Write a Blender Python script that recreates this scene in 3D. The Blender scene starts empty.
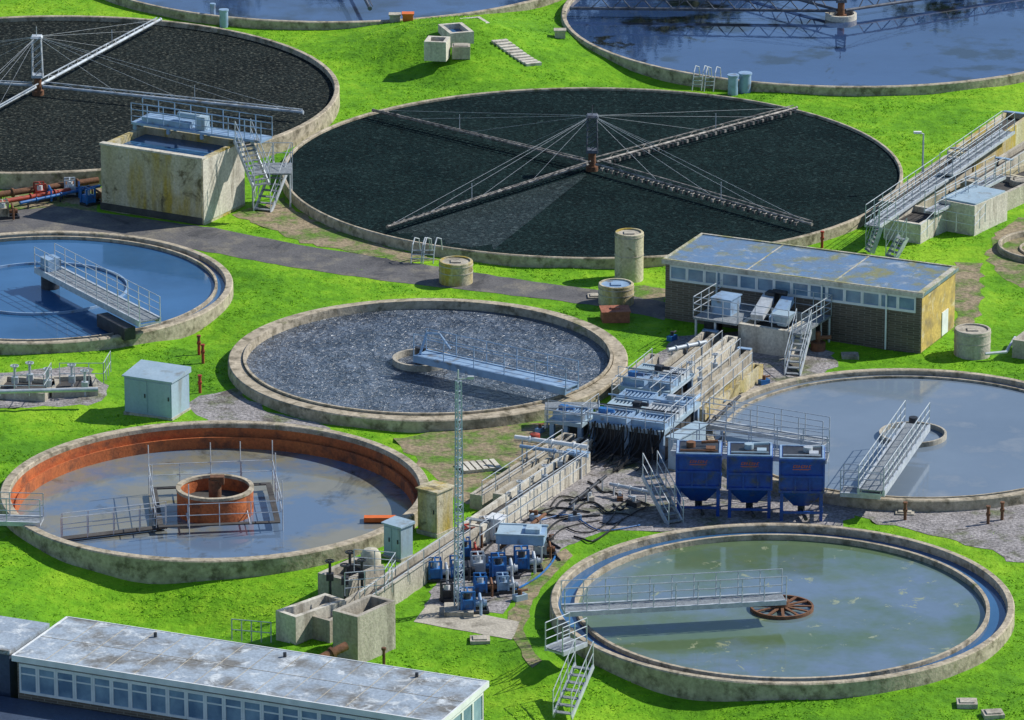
import bpy, math, random
import numpy as np
from math import sin, cos, pi, radians, atan2, hypot
from mathutils import Vector
from mathutils.geometry import delaunay_2d_cdt
random.seed(7); rng = np.random.default_rng(7)
scene = bpy.context.scene
COL = scene.collection
H = 80.0; FP = 5600.0; P = radians(17.9)

def W(px, py, z=0.0):
    """survey: site position (metres) of a measured point lying at height z"""
    u = px-512; v = 360-py
    dy = FP*cos(P)+v*sin(P); dz = -FP*sin(P)+v*cos(P)
    t = (H-z)/(-dz)
    return Vector((u*t, dy*t, z))

# ------------------------------------------------------------ materials
def M(name, c1, c2=None, sc=1.0, rough=.8, metal=0, bump=.3, bsc=8, c3=None, t3=.58, sc3=.5, streak=False, grain=.25, ior=1.45, w3=.08, bd=.06, dist=0, spec=.5, c4=None, t4=.6, sc4=.3, w4=.05, rough3=None, bdet=4):
    m = bpy.data.materials.new(name); m.use_nodes = True
    nt = m.node_tree; N = nt.nodes; L = nt.links
    b = N['Principled BSDF']
    b.inputs['Roughness'].default_value = rough; b.inputs['Metallic'].default_value = metal
    b.inputs['IOR'].default_value = ior; b.inputs['Specular IOR Level'].default_value = spec
    g = N.new('ShaderNodeNewGeometry')
    if c2 is None: c2 = tuple(x*.8 for x in c1)
    def noise(s, det=4, vec=None, r=.6, ds=0):
        n = N.new('ShaderNodeTexNoise'); n.inputs['Scale'].default_value = s; n.inputs['Detail'].default_value = det; n.inputs['Roughness'].default_value = r; n.inputs['Distortion'].default_value = ds
        L.new(vec if vec else g.outputs['Position'], n.inputs['Vector']); return n
    def ramp(src, a, bb):
        r = N.new('ShaderNodeMapRange'); r.inputs[1].default_value = a; r.inputs[2].default_value = bb
        L.new(src, r.inputs[0]); return r.outputs[0]
    def mix(f, a, bb, mode='MIX'):
        x = N.new('ShaderNodeMix'); x.data_type = 'RGBA'; x.blend_type = mode
        L.new(f, x.inputs[0])
        for s, v in ((x.inputs[6], a), (x.inputs[7], bb)):
            if isinstance(v, tuple): s.default_value = (*v, 1)
            else: L.new(v, s)
        return x.outputs[2]
    vec = None
    if streak:
        mp = N.new('ShaderNodeVectorMath'); mp.operation = 'MULTIPLY'; mp.inputs[1].default_value = (1, 1, .18)
        L.new(g.outputs['Position'], mp.inputs[0]); vec = mp.outputs[0]
    c = mix(ramp(noise(sc, 5, vec, ds=dist).outputs[0], .35, .65), c1, c2)
    if c3:
        f3 = ramp(noise(sc3, 6, vec, .65).outputs[0], t3-w3, t3+w3); c = mix(f3, c, c3)
        if rough3 is not None:
            rr = N.new('ShaderNodeMapRange'); rr.inputs[3].default_value = rough; rr.inputs[4].default_value = rough3; L.new(f3, rr.inputs[0]); L.new(rr.outputs[0], b.inputs['Roughness'])
    if c4: c = mix(ramp(noise(sc4, 7, None, .7, .6).outputs[0], t4-w4, t4+w4), c, c4)
    if grain:
        gr = ramp(noise(bsc, 3, ds=dist).outputs[0], .3, .7)
        k = N.new('ShaderNodeMapRange'); k.inputs[3].default_value = 1-grain; k.inputs[4].default_value = 1+grain*.6
        L.new(gr, k.inputs[0])
        cb = N.new('ShaderNodeVectorMath'); cb.operation = 'SCALE'; L.new(c, cb.inputs[0]); L.new(k.outputs[0], cb.inputs['Scale']); c = cb.outputs[0]
    L.new(c, b.inputs['Base Color'])
    if bump:
        bn = N.new('ShaderNodeBump'); bn.inputs['Strength'].default_value = min(bump, 1); bn.inputs['Distance'].default_value = bd
        L.new(noise(bsc, bdet, ds=dist).outputs[0], bn.inputs['Height']); L.new(bn.outputs[0], b.inputs['Normal'])
    return m

concrete = M('concrete', (.52,.475,.39), (.38,.345,.28), 1.2, .9, bump=.4, c3=(.18,.16,.125), t3=.60, sc3=.9, streak=True)
concrete_rim = M('concrete_rim', (.53,.455,.34), (.37,.315,.23), 1.6, .9, bump=.5, bsc=5, c3=(.17,.145,.095), t3=.575, sc3=1.8, c4=(.19,.20,.08), t4=.65, sc4=.7)
concrete_pale = M('concrete_pale', (.68,.64,.54), (.52,.48,.40), 1.4, .9, bump=.3, c3=(.25,.22,.17), t3=.62, sc3=1.2, streak=True)
concrete_lichen = M('concrete_lichen', (.60,.54,.40), (.44,.38,.22), .9, .9, bump=.4, c3=(.44,.32,.06), t3=.55, sc3=.8, streak=True, c4=(.15,.125,.065), t4=.6, sc4=.9)
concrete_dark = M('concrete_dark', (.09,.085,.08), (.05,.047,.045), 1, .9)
orange_wall = M('orange_wall', (.56,.16,.045), (.42,.11,.035), .8, .8, c3=(.22,.075,.035), t3=.58, sc3=1.3)
galv = M('galvanised_steel', (.60,.64,.67), (.42,.46,.50), 3, .45, .2, bump=0, grain=.1)
steel_blue = M('pale_blue_steel', (.32,.46,.63), (.22,.34,.50), 2, .5, .1, bump=0, grain=.15, c3=(.2,.17,.13), t3=.63, sc3=2)
white_paint = M('white_paint', (.82,.83,.83), (.66,.68,.68), 2, .5, bump=0, grain=.08)
mast_grey = M('mast_grey', (.48,.55,.64), (.36,.42,.50), 2, .5, bump=0, grain=.05)
blue_paint = M('blue_paint', (.012,.075,.38), (.012,.05,.27), 1.5, .4, bump=0, grain=.2, c3=(.07,.08,.11), t3=.6, sc3=2)
blue_bright = M('blue_machine_paint', (.03,.19,.52), (.02,.12,.34), 2, .4, bump=0, c3=(.10,.09,.09), t3=.6, sc3=3)
orange_paint = M('orange_paint', (.80,.18,.03), None, 2, .5, bump=0, grain=0)
mark_orange = M('mark_orange', (.55,.12,.04), None, 2, .5, bump=0, grain=0)
red_paint = M('red_paint', (.50,.06,.03), (.30,.05,.03), 2, .6, bump=0, c3=(.12,.06,.04), t3=.6, sc3=2.5)
rust = M('rust', (.22,.10,.05), (.13,.065,.035), 3, .85)
black_rubber = M('black_rubber', (.012,.013,.015), (.02,.02,.022), 3, .5, bump=0)
dark_metal = M('dark_metal', (.06,.065,.075), (.035,.035,.04), 3, .5, .3, bump=0)
cabinet_paint = M('cabinet_paint', (.38,.49,.57), (.31,.42,.50), 1, .5, bump=0, grain=.08, streak=True, c3=(.24,.26,.25), t3=.63, sc3=1.2)
glass = M('window_glass', (.12,.20,.30), (.28,.40,.50), .9, .08, bump=0, grain=0)  # pale blue tones paint reflected light into the panes
asphalt = M('asphalt', (.14,.135,.135), (.10,.097,.10), .8, .9, bump=.4, c3=(.22,.20,.16), t3=.58, sc3=.6, c4=(.06,.06,.065), t4=.6, sc4=.4)
gravel = M('gravel', (.38,.355,.35), (.23,.215,.215), 1.0, .95, bump=1, bsc=7, grain=.6, c3=(.13,.16,.05), t3=.6, sc3=.5, c4=(.13,.115,.10), t4=.6, sc4=.5)
soil = M('soil', (.34,.27,.17), (.20,.16,.095), .7, .95, bump=1, bsc=5, grain=.45, c3=(.11,.22,.02), t3=.53, sc3=.7)
water_blue = M('water_blue', (.045,.14,.30), (.025,.09,.20), .15, .05, bump=.05, bsc=2, grain=0, ior=1.5)
water_pale = M('water_pale', (.035,.075,.18), (.02,.045,.12), .10, .03, bump=.06, bsc=1.2, grain=0, ior=2.3, c3=(.006,.009,.015), t3=.55, sc3=.13, w3=.03, c4=(.010,.011,.014), t4=.63, sc4=.3, w4=.02)  # dark patches: scum, plus tree reflections painted into the colour
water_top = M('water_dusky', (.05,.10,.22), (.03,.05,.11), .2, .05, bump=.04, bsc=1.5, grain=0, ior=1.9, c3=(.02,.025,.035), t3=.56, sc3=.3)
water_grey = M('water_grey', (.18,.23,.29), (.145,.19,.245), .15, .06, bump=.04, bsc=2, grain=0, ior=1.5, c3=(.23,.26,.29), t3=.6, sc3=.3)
water_green = M('water_green', (.085,.145,.065), (.125,.175,.10), .10, .06, bump=.06, bsc=2, grain=.05, ior=1.55, c3=(.14,.20,.27), t3=.52, sc3=.11, c4=(.30,.33,.20), t4=.63, sc4=.9, w4=.02)  # blue-grey patches are sky reflection painted into the green
water_brown = M('water_brown', (.25,.235,.17), (.20,.19,.135), .2, .06, bump=.05, bsc=1.2, grain=0, ior=1.6, c3=(.12,.18,.27), t3=.50, sc3=.12, w3=.05, dist=1.0, c4=(.07,.075,.07), t4=.60, sc4=.2)  # blue patches paint reflected sky over the muddy tone
sludge = M('sludge', (.09,.12,.165), (.045,.062,.09), .45, .32, bump=1, bsc=3.2, grain=.45, c3=(.16,.195,.25), t3=.56, sc3=.7, bd=.30, dist=.8, spec=.7, bdet=3, w3=.12)
media_black = M('filter_media_black', (.003,.013,.014), (.008,.022,.022), .25, .9, bump=.9, bsc=7, grain=.85, c3=(.025,.045,.043), t3=.63, sc3=3.5, spec=.08, bd=.08)
media_streak = M('filter_media_wet', (.02,.035,.036), (.01,.022,.022), .6, .6, bump=.9, bsc=7, grain=.8, c3=(.05,.07,.07), t3=.6, sc3=3.5, spec=.2, bd=.08)
media_brown = M('filter_media_brown', (.018,.025,.024), (.010,.015,.015), .4, .9, bump=1, bsc=5.5, grain=.85, c3=(.12,.125,.10), t3=.60, sc3=5, spec=.08, bd=.1)
roof_felt = M('roof_felt', (.12,.22,.38), (.15,.20,.27), .7, .15, bump=.1, grain=.15, c3=(.21,.22,.11), t3=.56, sc3=.8, rough3=.9, c4=(.34,.38,.41), t4=.6, sc4=1.1)  # blue base paints the reflection in puddles; olive patches are moss
roof_pale = M('roof_pale', (.40,.47,.54), (.30,.36,.43), .35, .6, bump=.2, grain=.25, c3=(.19,.185,.17), t3=.55, sc3=.6, c4=(.60,.64,.66), t4=.58, sc4=1.1)
roof_blue = M('roof_slate_blue', (.06,.09,.15), (.045,.065,.11), .5, .5, bump=.1)
grate = M('grating', (.30,.33,.35), (.2,.22,.24), 4, .6, .2, bump=.5, bsc=12)
green_moss = M('moss', (.28,.29,.12), (.34,.32,.17), 1.5, .95, c3=(.50,.47,.40), t3=.5, sc3=1.0)

def brick_mat():
    m = bpy.data.materials.new('brick'); m.use_nodes = True
    N = m.node_tree.nodes; L = m.node_tree.links; b = N['Principled BSDF']; b.inputs['Roughness'].default_value = .9
    tc = N.new('ShaderNodeTexCoord'); sp = N.new('ShaderNodeSeparateXYZ'); L.new(tc.outputs['Object'], sp.inputs[0])
    a = N.new('ShaderNodeMath'); a.operation = 'ADD'; L.new(sp.outputs[0], a.inputs[0]); L.new(sp.outputs[1], a.inputs[1])
    c = N.new('ShaderNodeCombineXYZ'); L.new(a.outputs[0], c.inputs[0]); L.new(sp.outputs[2], c.inputs[1])
    t = N.new('ShaderNodeTexBrick'); t.inputs['Scale'].default_value = 1; t.inputs['Brick Width'].default_value = .3; t.inputs['Row Height'].default_value = .11; t.inputs['Mortar Size'].default_value = .012
    t.inputs['Color1'].default_value = (.19,.145,.11,1); t.inputs['Color2'].default_value = (.12,.095,.075,1); t.inputs['Mortar'].default_value = (.26,.23,.19,1)
    L.new(c.outputs[0], t.inputs['Vector'])
    n = N.new('ShaderNodeTexNoise'); n.inputs['Scale'].default_value = .7; n.inputs['Detail'].default_value = 5
    r = N.new('ShaderNodeMapRange'); r.inputs[1].default_value = .35; r.inputs[2].default_value = .7; r.inputs[3].default_value = .6; r.inputs[4].default_value = 1.35; L.new(n.outputs[0], r.inputs[0])
    s = N.new('ShaderNodeVectorMath'); s.operation = 'SCALE'; L.new(t.outputs[0], s.inputs[0]); L.new(r.outputs[0], s.inputs['Scale'])
    L.new(s.outputs[0], b.inputs['Base Color']); return m
brick = brick_mat()
end_sunlit = M('yellow_sunlit', (.64,.46,.13), (.50,.35,.10), 1.2, .9, c3=(.26,.20,.10), t3=.57, sc3=1.0, c4=(.62,.52,.30), t4=.6, sc4=1.3)  # sunlight on the end wall, painted as a yellow surface

def grass_mat(name, dark, mid, light, blades=False):
    m = bpy.data.materials.new(name); m.use_nodes = True
    N = m.node_tree.nodes; L = m.node_tree.links; b = N['Principled BSDF']; b.inputs['Roughness'].default_value = .8
    b.inputs['Specular IOR Level'].default_value = .15
    g = N.new('ShaderNodeNewGeometry')
    def noise(s, d):
        n = N.new('ShaderNodeTexNoise'); n.inputs['Scale'].default_value = s; n.inputs['Detail'].default_value = d; n.inputs['Roughness'].default_value = .62
        L.new(g.outputs['Position'], n.inputs['Vector']); return n
    n1 = noise(.12, 5); n2 = noise(1.0, 6)
    a = N.new('ShaderNodeMath'); a.operation = 'MULTIPLY_ADD'; a.inputs[1].default_value = 1.5; L.new(n1.outputs[0], a.inputs[0]); L.new(n2.outputs[0], a.inputs[2])
    d = N.new('ShaderNodeMapRange'); d.inputs[1].default_value = .95; d.inputs[2].default_value = 1.55; L.new(a.outputs[0], d.inputs[0])
    r = N.new('ShaderNodeValToRGB'); e = r.color_ramp.elements
    e[0].position = 0; e[0].color = (*dark,1); e[1].position = 1; e[1].color = (*light,1)
    x2 = e.new(.5); x2.color = (*mid,1)
    L.new(d.outputs[0], r.inputs[0])
    L.new(r.outputs[0], b.inputs['Base Color'])
    if not blades:
        bn = N.new('ShaderNodeBump'); bn.inputs['Strength'].default_value = .8; bn.inputs['Distance'].default_value = .2
        n3 = noise(1.8, 5); L.new(n3.outputs[0], bn.inputs['Height']); L.new(bn.outputs[0], b.inputs['Normal'])
    return m
grass = grass_mat('grass', (.075,.22,.008), (.14,.345,.010), (.25,.46,.02))
grass_blade = grass_mat('grass_blades', (.11,.30,.008), (.20,.45,.012), (.32,.56,.025), True)

# ------------------------------------------------------------ mesh builder
class MB:
    def __init__(s, o=None, a=0.0):
        s.o = Vector(o) if o is not None else Vector((0,0,0)); s.a = a; s.v = []; s.f = []; s.m = []
    def add(s, vs, fs, m=0):
        k = len(s.v); ca, sa = cos(s.a), sin(s.a)
        for p in vs: s.v.append((s.o.x+p[0]*ca-p[1]*sa, s.o.y+p[0]*sa+p[1]*ca, s.o.z+p[2]))
        for f in fs: s.f.append([k+i for i in f]); s.m.append(m)
    def box(s, x0, x1, y0, y1, z0, z1, m=0):
        s.add([(x0,y0,z0),(x1,y0,z0),(x1,y1,z0),(x0,y1,z0),(x0,y0,z1),(x1,y0,z1),(x1,y1,z1),(x0,y1,z1)],
              [(3,2,1,0),(4,5,6,7),(0,1,5,4),(1,2,6,5),(2,3,7,6),(3,0,4,7)], m)
    def cbox(s, c, sx, sy, sz, m=0):
        s.box(c[0]-sx/2, c[0]+sx/2, c[1]-sy/2, c[1]+sy/2, c[2], c[2]+sz, m)
    def frust(s, c, a, b, a2, b2, h, m=0):
        x, y, z = c
        s.add([(x-a/2,y-b/2,z),(x+a/2,y-b/2,z),(x+a/2,y+b/2,z),(x-a/2,y+b/2,z),(x-a2/2,y-b2/2,z+h),(x+a2/2,y-b2/2,z+h),(x+a2/2,y+b2/2,z+h),(x-a2/2,y+b2/2,z+h)],
              [(3,2,1,0),(4,5,6,7),(0,1,5,4),(1,2,6,5),(2,3,7,6),(3,0,4,7)], m)
    def beam(s, p, q, w, h, m=0):
        p = Vector(p); q = Vector(q); d = (q-p).normalized(); sd = Vector((-d.y, d.x, 0))
        if sd.length < 1e-5: sd = Vector((1,0,0))
        sd.normalize(); up = d.cross(sd)*-1
        if up.z < 0: up = -up
        sd *= w/2; dn = up*h
        vs = [p-sd-dn, p+sd-dn, q+sd-dn, q-sd-dn, p-sd, p+sd, q+sd, q-sd]
        s.add(vs, [(0,1,2,3),(7,6,5,4),(4,5,1,0),(5,6,2,1),(6,7,3,2),(7,4,0,3)], m)
    def tube(s, p, q, r, m=0, n=6, r2=None):
        p = Vector(p); q = Vector(q); d = q-p
        if d.length < 1e-6: return
        d.normalize(); a = d.orthogonal().normalized(); b = d.cross(a); r2 = r if r2 is None else r2
        vs = [p+a*(r*cos(2*pi*i/n))+b*(r*sin(2*pi*i/n)) for i in range(n)]+[q+a*(r2*cos(2*pi*i/n))+b*(r2*sin(2*pi*i/n)) for i in range(n)]
        s.add(vs, [(i,(i+1)%n,n+(i+1)%n,n+i) for i in range(n)]+[tuple(range(n))[::-1], tuple(range(n,2*n))], m)
    def path(s, pts, r, m=0, n=6):
        for a, b in zip(pts[:-1], pts[1:]): s.tube(a, b, r, m, n)
    def lathe(s, prof, c=(0,0,0), n=96, m=0, close=False):
        k = len(prof); vs = []
        for i in range(n):
            t = 2*pi*i/n
            for r, z in prof: vs.append((c[0]+r*cos(t), c[1]+r*sin(t), c[2]+z))
        fs = []
        for i in range(n):
            j = (i+1)%n
            for q in range(k if close else k-1):
                w = (q+1)%k
                fs.append((i*k+q, j*k+q, j*k+w, i*k+w))
        s.add(vs, fs, m)
    def disc(s, c, r, m=0, n=96):
        s.add([(c[0]+r*cos(2*pi*i/n), c[1]+r*sin(2*pi*i/n), c[2]) for i in range(n)], [tuple(range(n))], m)
    def cyl(s, c, r, h, m=0, n=24, r2=None):
        s.tube(c, (c[0], c[1], c[2]+h), r, m, n, r2)
    def rail(s, pts, h=1.05, sp=1.5, r=.028, m=0, mids=1):
        for a, b in zip(pts[:-1], pts[1:]):
            a = Vector(a); b = Vector(b); L = (b-a).length; n = max(1, round(L/sp))
            for i in range(n+1):
                p = a.lerp(b, i/n); s.tube(p, p+Vector((0,0,h)), r, m, 5)
            for k in range(mids+1):
                z = Vector((0,0,h*(1-k/(mids+1.0)))); s.tube(a+z, b+z, r*.8, m, 5)

WPOS = {}
def put(mb, name, mats, parent=None, label=None, cat=None, group=None, kind=None, smooth=True, origin=None, plabel=None):
    me = bpy.data.meshes.new(name)
    base = WPOS[parent.name] if parent else (Vector(origin) if origin is not None else mb.o.copy())
    me.from_pydata([(x-base.x, y-base.y, z-base.z) for x, y, z in mb.v], [], mb.f)
    if not isinstance(mats, (list, tuple)): mats = [mats]
    for t in mats: me.materials.append(t)
    me.polygons.foreach_set('material_index', mb.m)
    if smooth:
        me.polygons.foreach_set('use_smooth', [True]*len(me.polygons)); me.set_sharp_from_angle(angle=radians(38))
    me.update()
    ob = bpy.data.objects.new(name, me); COL.objects.link(ob)
    WPOS[ob.name] = base
    if parent: ob.parent = parent
    else:
        ob.location = base
        if label: ob['label'] = label
        if cat: ob['category'] = cat
        if group: ob['group'] = group
        if kind: ob['kind'] = kind
    if plabel: ob['label'] = plabel
    return ob
def thing(name, label, cat, loc, group=None):
    e = bpy.data.objects.new(name, None); e.empty_display_size = .5; COL.objects.link(e)
    e.location = loc; WPOS[e.name] = Vector(loc); e['label'] = label; e['category'] = cat
    if group: e['group'] = group
    return e

# ------------------------------------------------------------ terrain
MOUNDS = [(W(462,48), 1.5, 9.5), (W(110,598), -.9, 7), (W(215,612), -.7, 5), (W(450,692), -.8, 6),
          (W(200,335), -.35, 3.5), (W(60,440), -.3, 3), (W(640,715), -.7, 7), (W(390,72), -.5, 5), (W(640,88), -.5, 6), (W(930,170), -.4, 5)]
def hgt(x, y):
    z = 0*x
    for c, a, r in MOUNDS: z = z + a*np.exp(-((x-c.x)**2+(y-c.y)**2)/(2*(r/2.6)**2))
    z = z - .03*(2+np.sin(x*1.2+1.3*np.sin(y*.7))+np.sin(y*1.0+1.7*np.cos(x*.6)))
    return z
def hz(p): return float(hgt(np.float64(p.x), np.float64(p.y)))
DISCS = []; POLYS = []

# ------------------------------------------------------------ tanks
def tank(label, c, R, rw, rh, wz, wallm, waterm, name='round_tank', cat='tank', inner=None, waterR=None, wname='water_surface', itop=.06):
    c = Vector((c.x, c.y, 0)); DISCS.append((c.x, c.y, R))
    t = thing(name, label, cat, c)
    m = MB(c); m.lathe([(R+.02,-1.2),(R,rh-.05),(R-.05,rh),(R-rw+.04,rh),(R-rw,rh-.04),(R-rw,-.5)])
    put(m, 'wall', wallm, t)
    if inner:
        m = MB(c); m.lathe([(R-rw-.006,rh-itop),(R-rw-.006,-2.6)]); put(m, 'inner_lining', inner, t)
    m = MB(c); m.disc((0,0,wz), (waterR or R-rw)+.01); put(m, wname, waterm, t, smooth=False)
    return t, c

def bridge(name, label, cat, a, b, z, w=1.0, steel=galv, sp=1.5, deckm=grate, rh=1.05, depth=.35, sides=(1,-1), mids=1, rr=.026):
    a = Vector((a.x,a.y,z)); b = Vector((b.x,b.y,z)); d = (b-a); L = d.length; ang = atan2(d.y,d.x)
    t = thing(name, label, cat, a)
    m = MB(a, ang); m.box(0, L, -w/2+.08, w/2-.08, -.06, 0); put(m, 'deck', deckm, t)
    m = MB(a, ang)
    for s in (1,-1): m.box(0, L, s*w/2-.05, s*w/2+.05, -depth, .04)
    n = max(2,int(L/1.5))
    for i in range(n+1): m.box(i*L/n-.04 if i else 0, i*L/n+.04 if i<n else L, -w/2+.03, w/2-.03, -depth+.03, -depth+.1)
    put(m, 'girder', steel, t)
    for s in sides:
        m = MB(a, ang); m.rail([(0,s*w/2,0),(L,s*w/2,0)], rh, sp, rr, m=0, mids=mids); put(m, 'railing', steel, t)
    return t, a, ang, L

def stair(label, top, bot, w=.8, steel=galv, name='metal_stair', rail=True):
    top = Vector(top); bot = Vector(bot); d = bot-top; ang = atan2(d.y,d.x); L = hypot(d.x,d.y); hh = -d.z
    t = thing(name, label, 'stairs', (bot.x,bot.y,bot.z))
    for s in (1,-1):
        m = MB(top, ang); m.beam((0,s*w/2,.05),(L,s*w/2,-hh+.05), .06, .22); put(m, 'stringer', steel, t)
    m = MB(top, ang); n = max(4, int(hh/.2))
    n = max(n, int(L/.35))
    for i in range(n): x = L*(i+.5)/n; z = -hh*(i+.5)/n; m.box(x-.12, x+.12, -w/2, w/2, z-.04, z)
    put(m, 'treads', grate, t)
    if rail:
        for s in (1,-1):
            m = MB(top, ang); m.rail([(0,s*w/2,0),(L,s*w/2,-hh)], 1.0, 1.0, .025); put(m, 'handrail', steel, t)
    return t

def chamber(name, label, p0, p1, D, h, t=.25, inner=.5, mat=None, z=0, fill=None, cat='concrete chamber', cover=None):
    mat = mat or concrete
    p0 = Vector((p0.x,p0.y,z)); d = Vector((p1.x-p0.x, p1.y-p0.y, 0)); L = d.length; a = atan2(d.y,d.x)
    th = thing(name, label, cat, p0)
    m = MB(p0, a); m.box(0,L,0,t,-.5,h); m.box(0,L,D-t,D,-.5,h); m.box(0,t,t,D-t,-.5,h); m.box(L-t,L,t,D-t,-.5,h)
    put(m, 'wall', mat, th)
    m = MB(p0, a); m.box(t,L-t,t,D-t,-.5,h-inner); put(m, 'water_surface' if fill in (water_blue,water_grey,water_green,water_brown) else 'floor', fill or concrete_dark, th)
    if cover:
        m = MB(p0, a); m.box(.05,L-.05,D*.05,D*.95,h+.003,h+.08); put(m, 'cover_plate', cover, th)
    return th, p0, a, L

RC = .5
c = W(428,357,RC); t, cc = tank('round concrete settling tank full of wrinkled dark grey sludge', c, 9.25, .7, RC, .2, concrete_rim, sludge, 'settling_tank')
m = MB(cc); m.lathe([(8.55,RC+.004),(8.55,RC+.1),(8.43,RC+.1),(8.43,.1)]); put(m, 'weir_lip', concrete_rim, t)
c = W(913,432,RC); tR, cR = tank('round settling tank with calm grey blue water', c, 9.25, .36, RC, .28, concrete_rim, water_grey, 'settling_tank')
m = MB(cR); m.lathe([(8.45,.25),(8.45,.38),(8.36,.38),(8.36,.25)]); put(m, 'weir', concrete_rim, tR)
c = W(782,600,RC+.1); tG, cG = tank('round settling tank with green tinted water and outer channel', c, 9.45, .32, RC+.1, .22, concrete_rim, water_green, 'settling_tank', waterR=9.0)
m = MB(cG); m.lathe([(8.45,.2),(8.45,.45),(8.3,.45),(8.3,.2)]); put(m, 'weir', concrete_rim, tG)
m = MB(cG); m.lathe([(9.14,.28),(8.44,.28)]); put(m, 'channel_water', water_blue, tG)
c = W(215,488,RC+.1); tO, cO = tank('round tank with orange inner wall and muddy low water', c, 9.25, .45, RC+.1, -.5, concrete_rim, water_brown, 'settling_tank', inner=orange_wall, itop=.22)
m = MB(cO); m.lathe([(8.8,-.08),(8.6,-.08),(8.6,.02),(8.52,.02),(8.52,-1.0)]); put(m, 'overflow_channel', orange_wall, tO)
c = W(41,285,RC); tL, cL = tank('round settling tank with clear blue water and double rim', c, 9.25, .38, RC, .28, concrete_rim, water_blue, 'settling_tank')
m = MB(cL); m.lathe([(8.5,.2),(8.5,.44),(8.38,.44),(8.38,.2)]); put(m, 'weir', concrete_rim, tL)
m = MB(cL); m.lathe([(4.2,.2),(4.2,.4),(4.12,.4),(4.12,.2)]); put(m, 'baffle_ring', steel_blue, tL)

cA = W(592,168,.5); tA, cA = tank('large round filter bed of black wet stones with thin concrete rim', cA, 16.05, .2, .5, .36, concrete_rim, media_black, 'filter_bed', 'filter bed', wname='stone_media')
m = MB((cA.x,cA.y,.366)); fan=[(.9*cos(radians(232)),.9*sin(radians(232)),0)]
for k in range(15): an=radians(228+k*1.6); rr=15.2-1.2*random.random(); fan.append((rr*cos(an),rr*sin(an),0))
fan.append((.9*cos(radians(252)),.9*sin(radians(252)),0)); m.add(fan,[tuple(range(len(fan)))]); put(m,'wet_stone_streak',media_streak,tA,smooth=False)
cB = W(38,90,.85); tB, cB = tank('large round filter bed of dark brown stones with pebbled rim', cB, 16.3, .3, .85, .58, concrete_rim, media_brown, 'filter_bed', 'filter bed', wname='stone_media')
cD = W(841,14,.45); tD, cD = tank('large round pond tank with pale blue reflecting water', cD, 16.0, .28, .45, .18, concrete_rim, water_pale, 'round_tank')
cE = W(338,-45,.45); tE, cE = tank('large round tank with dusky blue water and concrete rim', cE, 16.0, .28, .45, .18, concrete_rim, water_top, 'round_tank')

# ------------------------------------------------------------ rotary distributors
def distributor(label, c, zb, ends, towerh, armm, zt=.55, nozzle=True, armr=.12, towm=steel_blue, truss=.14, cab=galv, tr=.016):
    t = thing('rotary_distributor', label, 'rotary distributor', (c.x,c.y,zb))
    z0 = zb+zt
    m = MB((c.x,c.y,zb)); m.cyl((0,0,-.1), .32, .35, 0, 20); m.cyl((0,0,.25), .2, .85, 0, 16); put(m, 'pedestal', rust, t)
    m = MB((c.x,c.y,zb))
    hh = towerh; b = .28
    m.box(-.3,.3,-.3,.3,1.0,1.15)
    for sx in (1,-1):
        for sy in (1,-1): m.tube((sx*b,sy*b,1.0),(sx*b*.8,sy*b*.8,hh), .035)
    for k in range(5):
        z = 1.0+(hh-1.0)*k/5; z2 = 1.0+(hh-1.0)*(k+1)/5
        for s in (1,-1):
            m.tube((s*b,-b,z),(s*b*.85,b,z2), .022); m.tube((-b,s*b,z),(b*.85,s*b,z2), .022)
    m.frust((0,0,hh-.1), .65,.65,.5,.5,.1); m.tube((0,0,hh),(0,0,hh+.5), .025)
    put(m, 'lattice_tower', towm, t)
    top = Vector((c.x,c.y,zb+hh))
    for e in ends:
        e = Vector((e.x,e.y,z0)); s = Vector((c.x,c.y,z0)); d = e-s; L = d.length; ang = atan2(d.y,d.x)
        m = MB(s, ang); m.tube((.3,0,0),(L,0,0), armr, 0, 10)
        m.tube((L,0,0),(L+.12,0,0), armr*1.3, 0, 10)
        if nozzle:
            n = int((L-1)/.36)
            for i in range(n):
                x = 1+i*.36
                m.tube((x,0,-.02),(x,-.28,-.05), .035, 0, 5); m.cbox((x,-.3,-.16), .14, .08, .16, i%2)
        put(m, 'arm', [armm, dark_metal], t)
        m = MB(s, ang); m.beam((.3,.16,truss+.1),(L,.16,truss), .035+tr, .035+tr)
        k_=int(L/1.2)
        for i in range(1, k_): m.tube((i*1.2,0,.0),(i*1.2+.5,.16,truss+.02), tr, 0, 4); m.tube((i*1.2+.5,.16,truss+.02),(i*1.2+1.1,0,.0), tr, 0, 4)
        put(m, 'arm_truss', armm, t)
        m = MB(top)
        for f in (.3,.55,.8,.97):
            p = s.lerp(e, f); m.tube((0,0,-.05), p-top+Vector((0,0,.1)), .008, 0, 4)
        put(m, 'stay_cable', cab, t)
        m = MB(top)
        p = s.lerp(e,.6)-top; m.tube(p, p+Vector((0,0,.9)), .022, 0, 5)
        put(m, 'strut', cab, t)
    return t
arm_tan = M('weathered_pipe', (.50,.46,.41), (.16,.15,.14), 4, .6, .1, bump=0, c3=(.08,.075,.07), t3=.54, sc3=3)
arm_dark = M('mottled_pipe', (.14,.16,.20), (.06,.065,.08), 2.5, .6, .1, bump=0)
arm_white = M('pale_pipe', (.60,.65,.69), (.38,.43,.48), 1.5, .5, .1, bump=0, c3=(.25,.24,.22), t3=.6, sc3=2)
r16 = 15.4
def ring_end(c, p): d = Vector((p.x-c.x,p.y-c.y,0)).normalized()*r16; return Vector((c.x,c.y,0))+d
distributor('four armed rotary distributor with lattice tower over black filter bed', cA, .36, [ring_end(cA,W(*q,.8)) for q in ((375,110),(378,229),(793,108),(820,226))], 3.0, arm_tan, zt=.4, armr=.07, towm=arm_dark)
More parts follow.
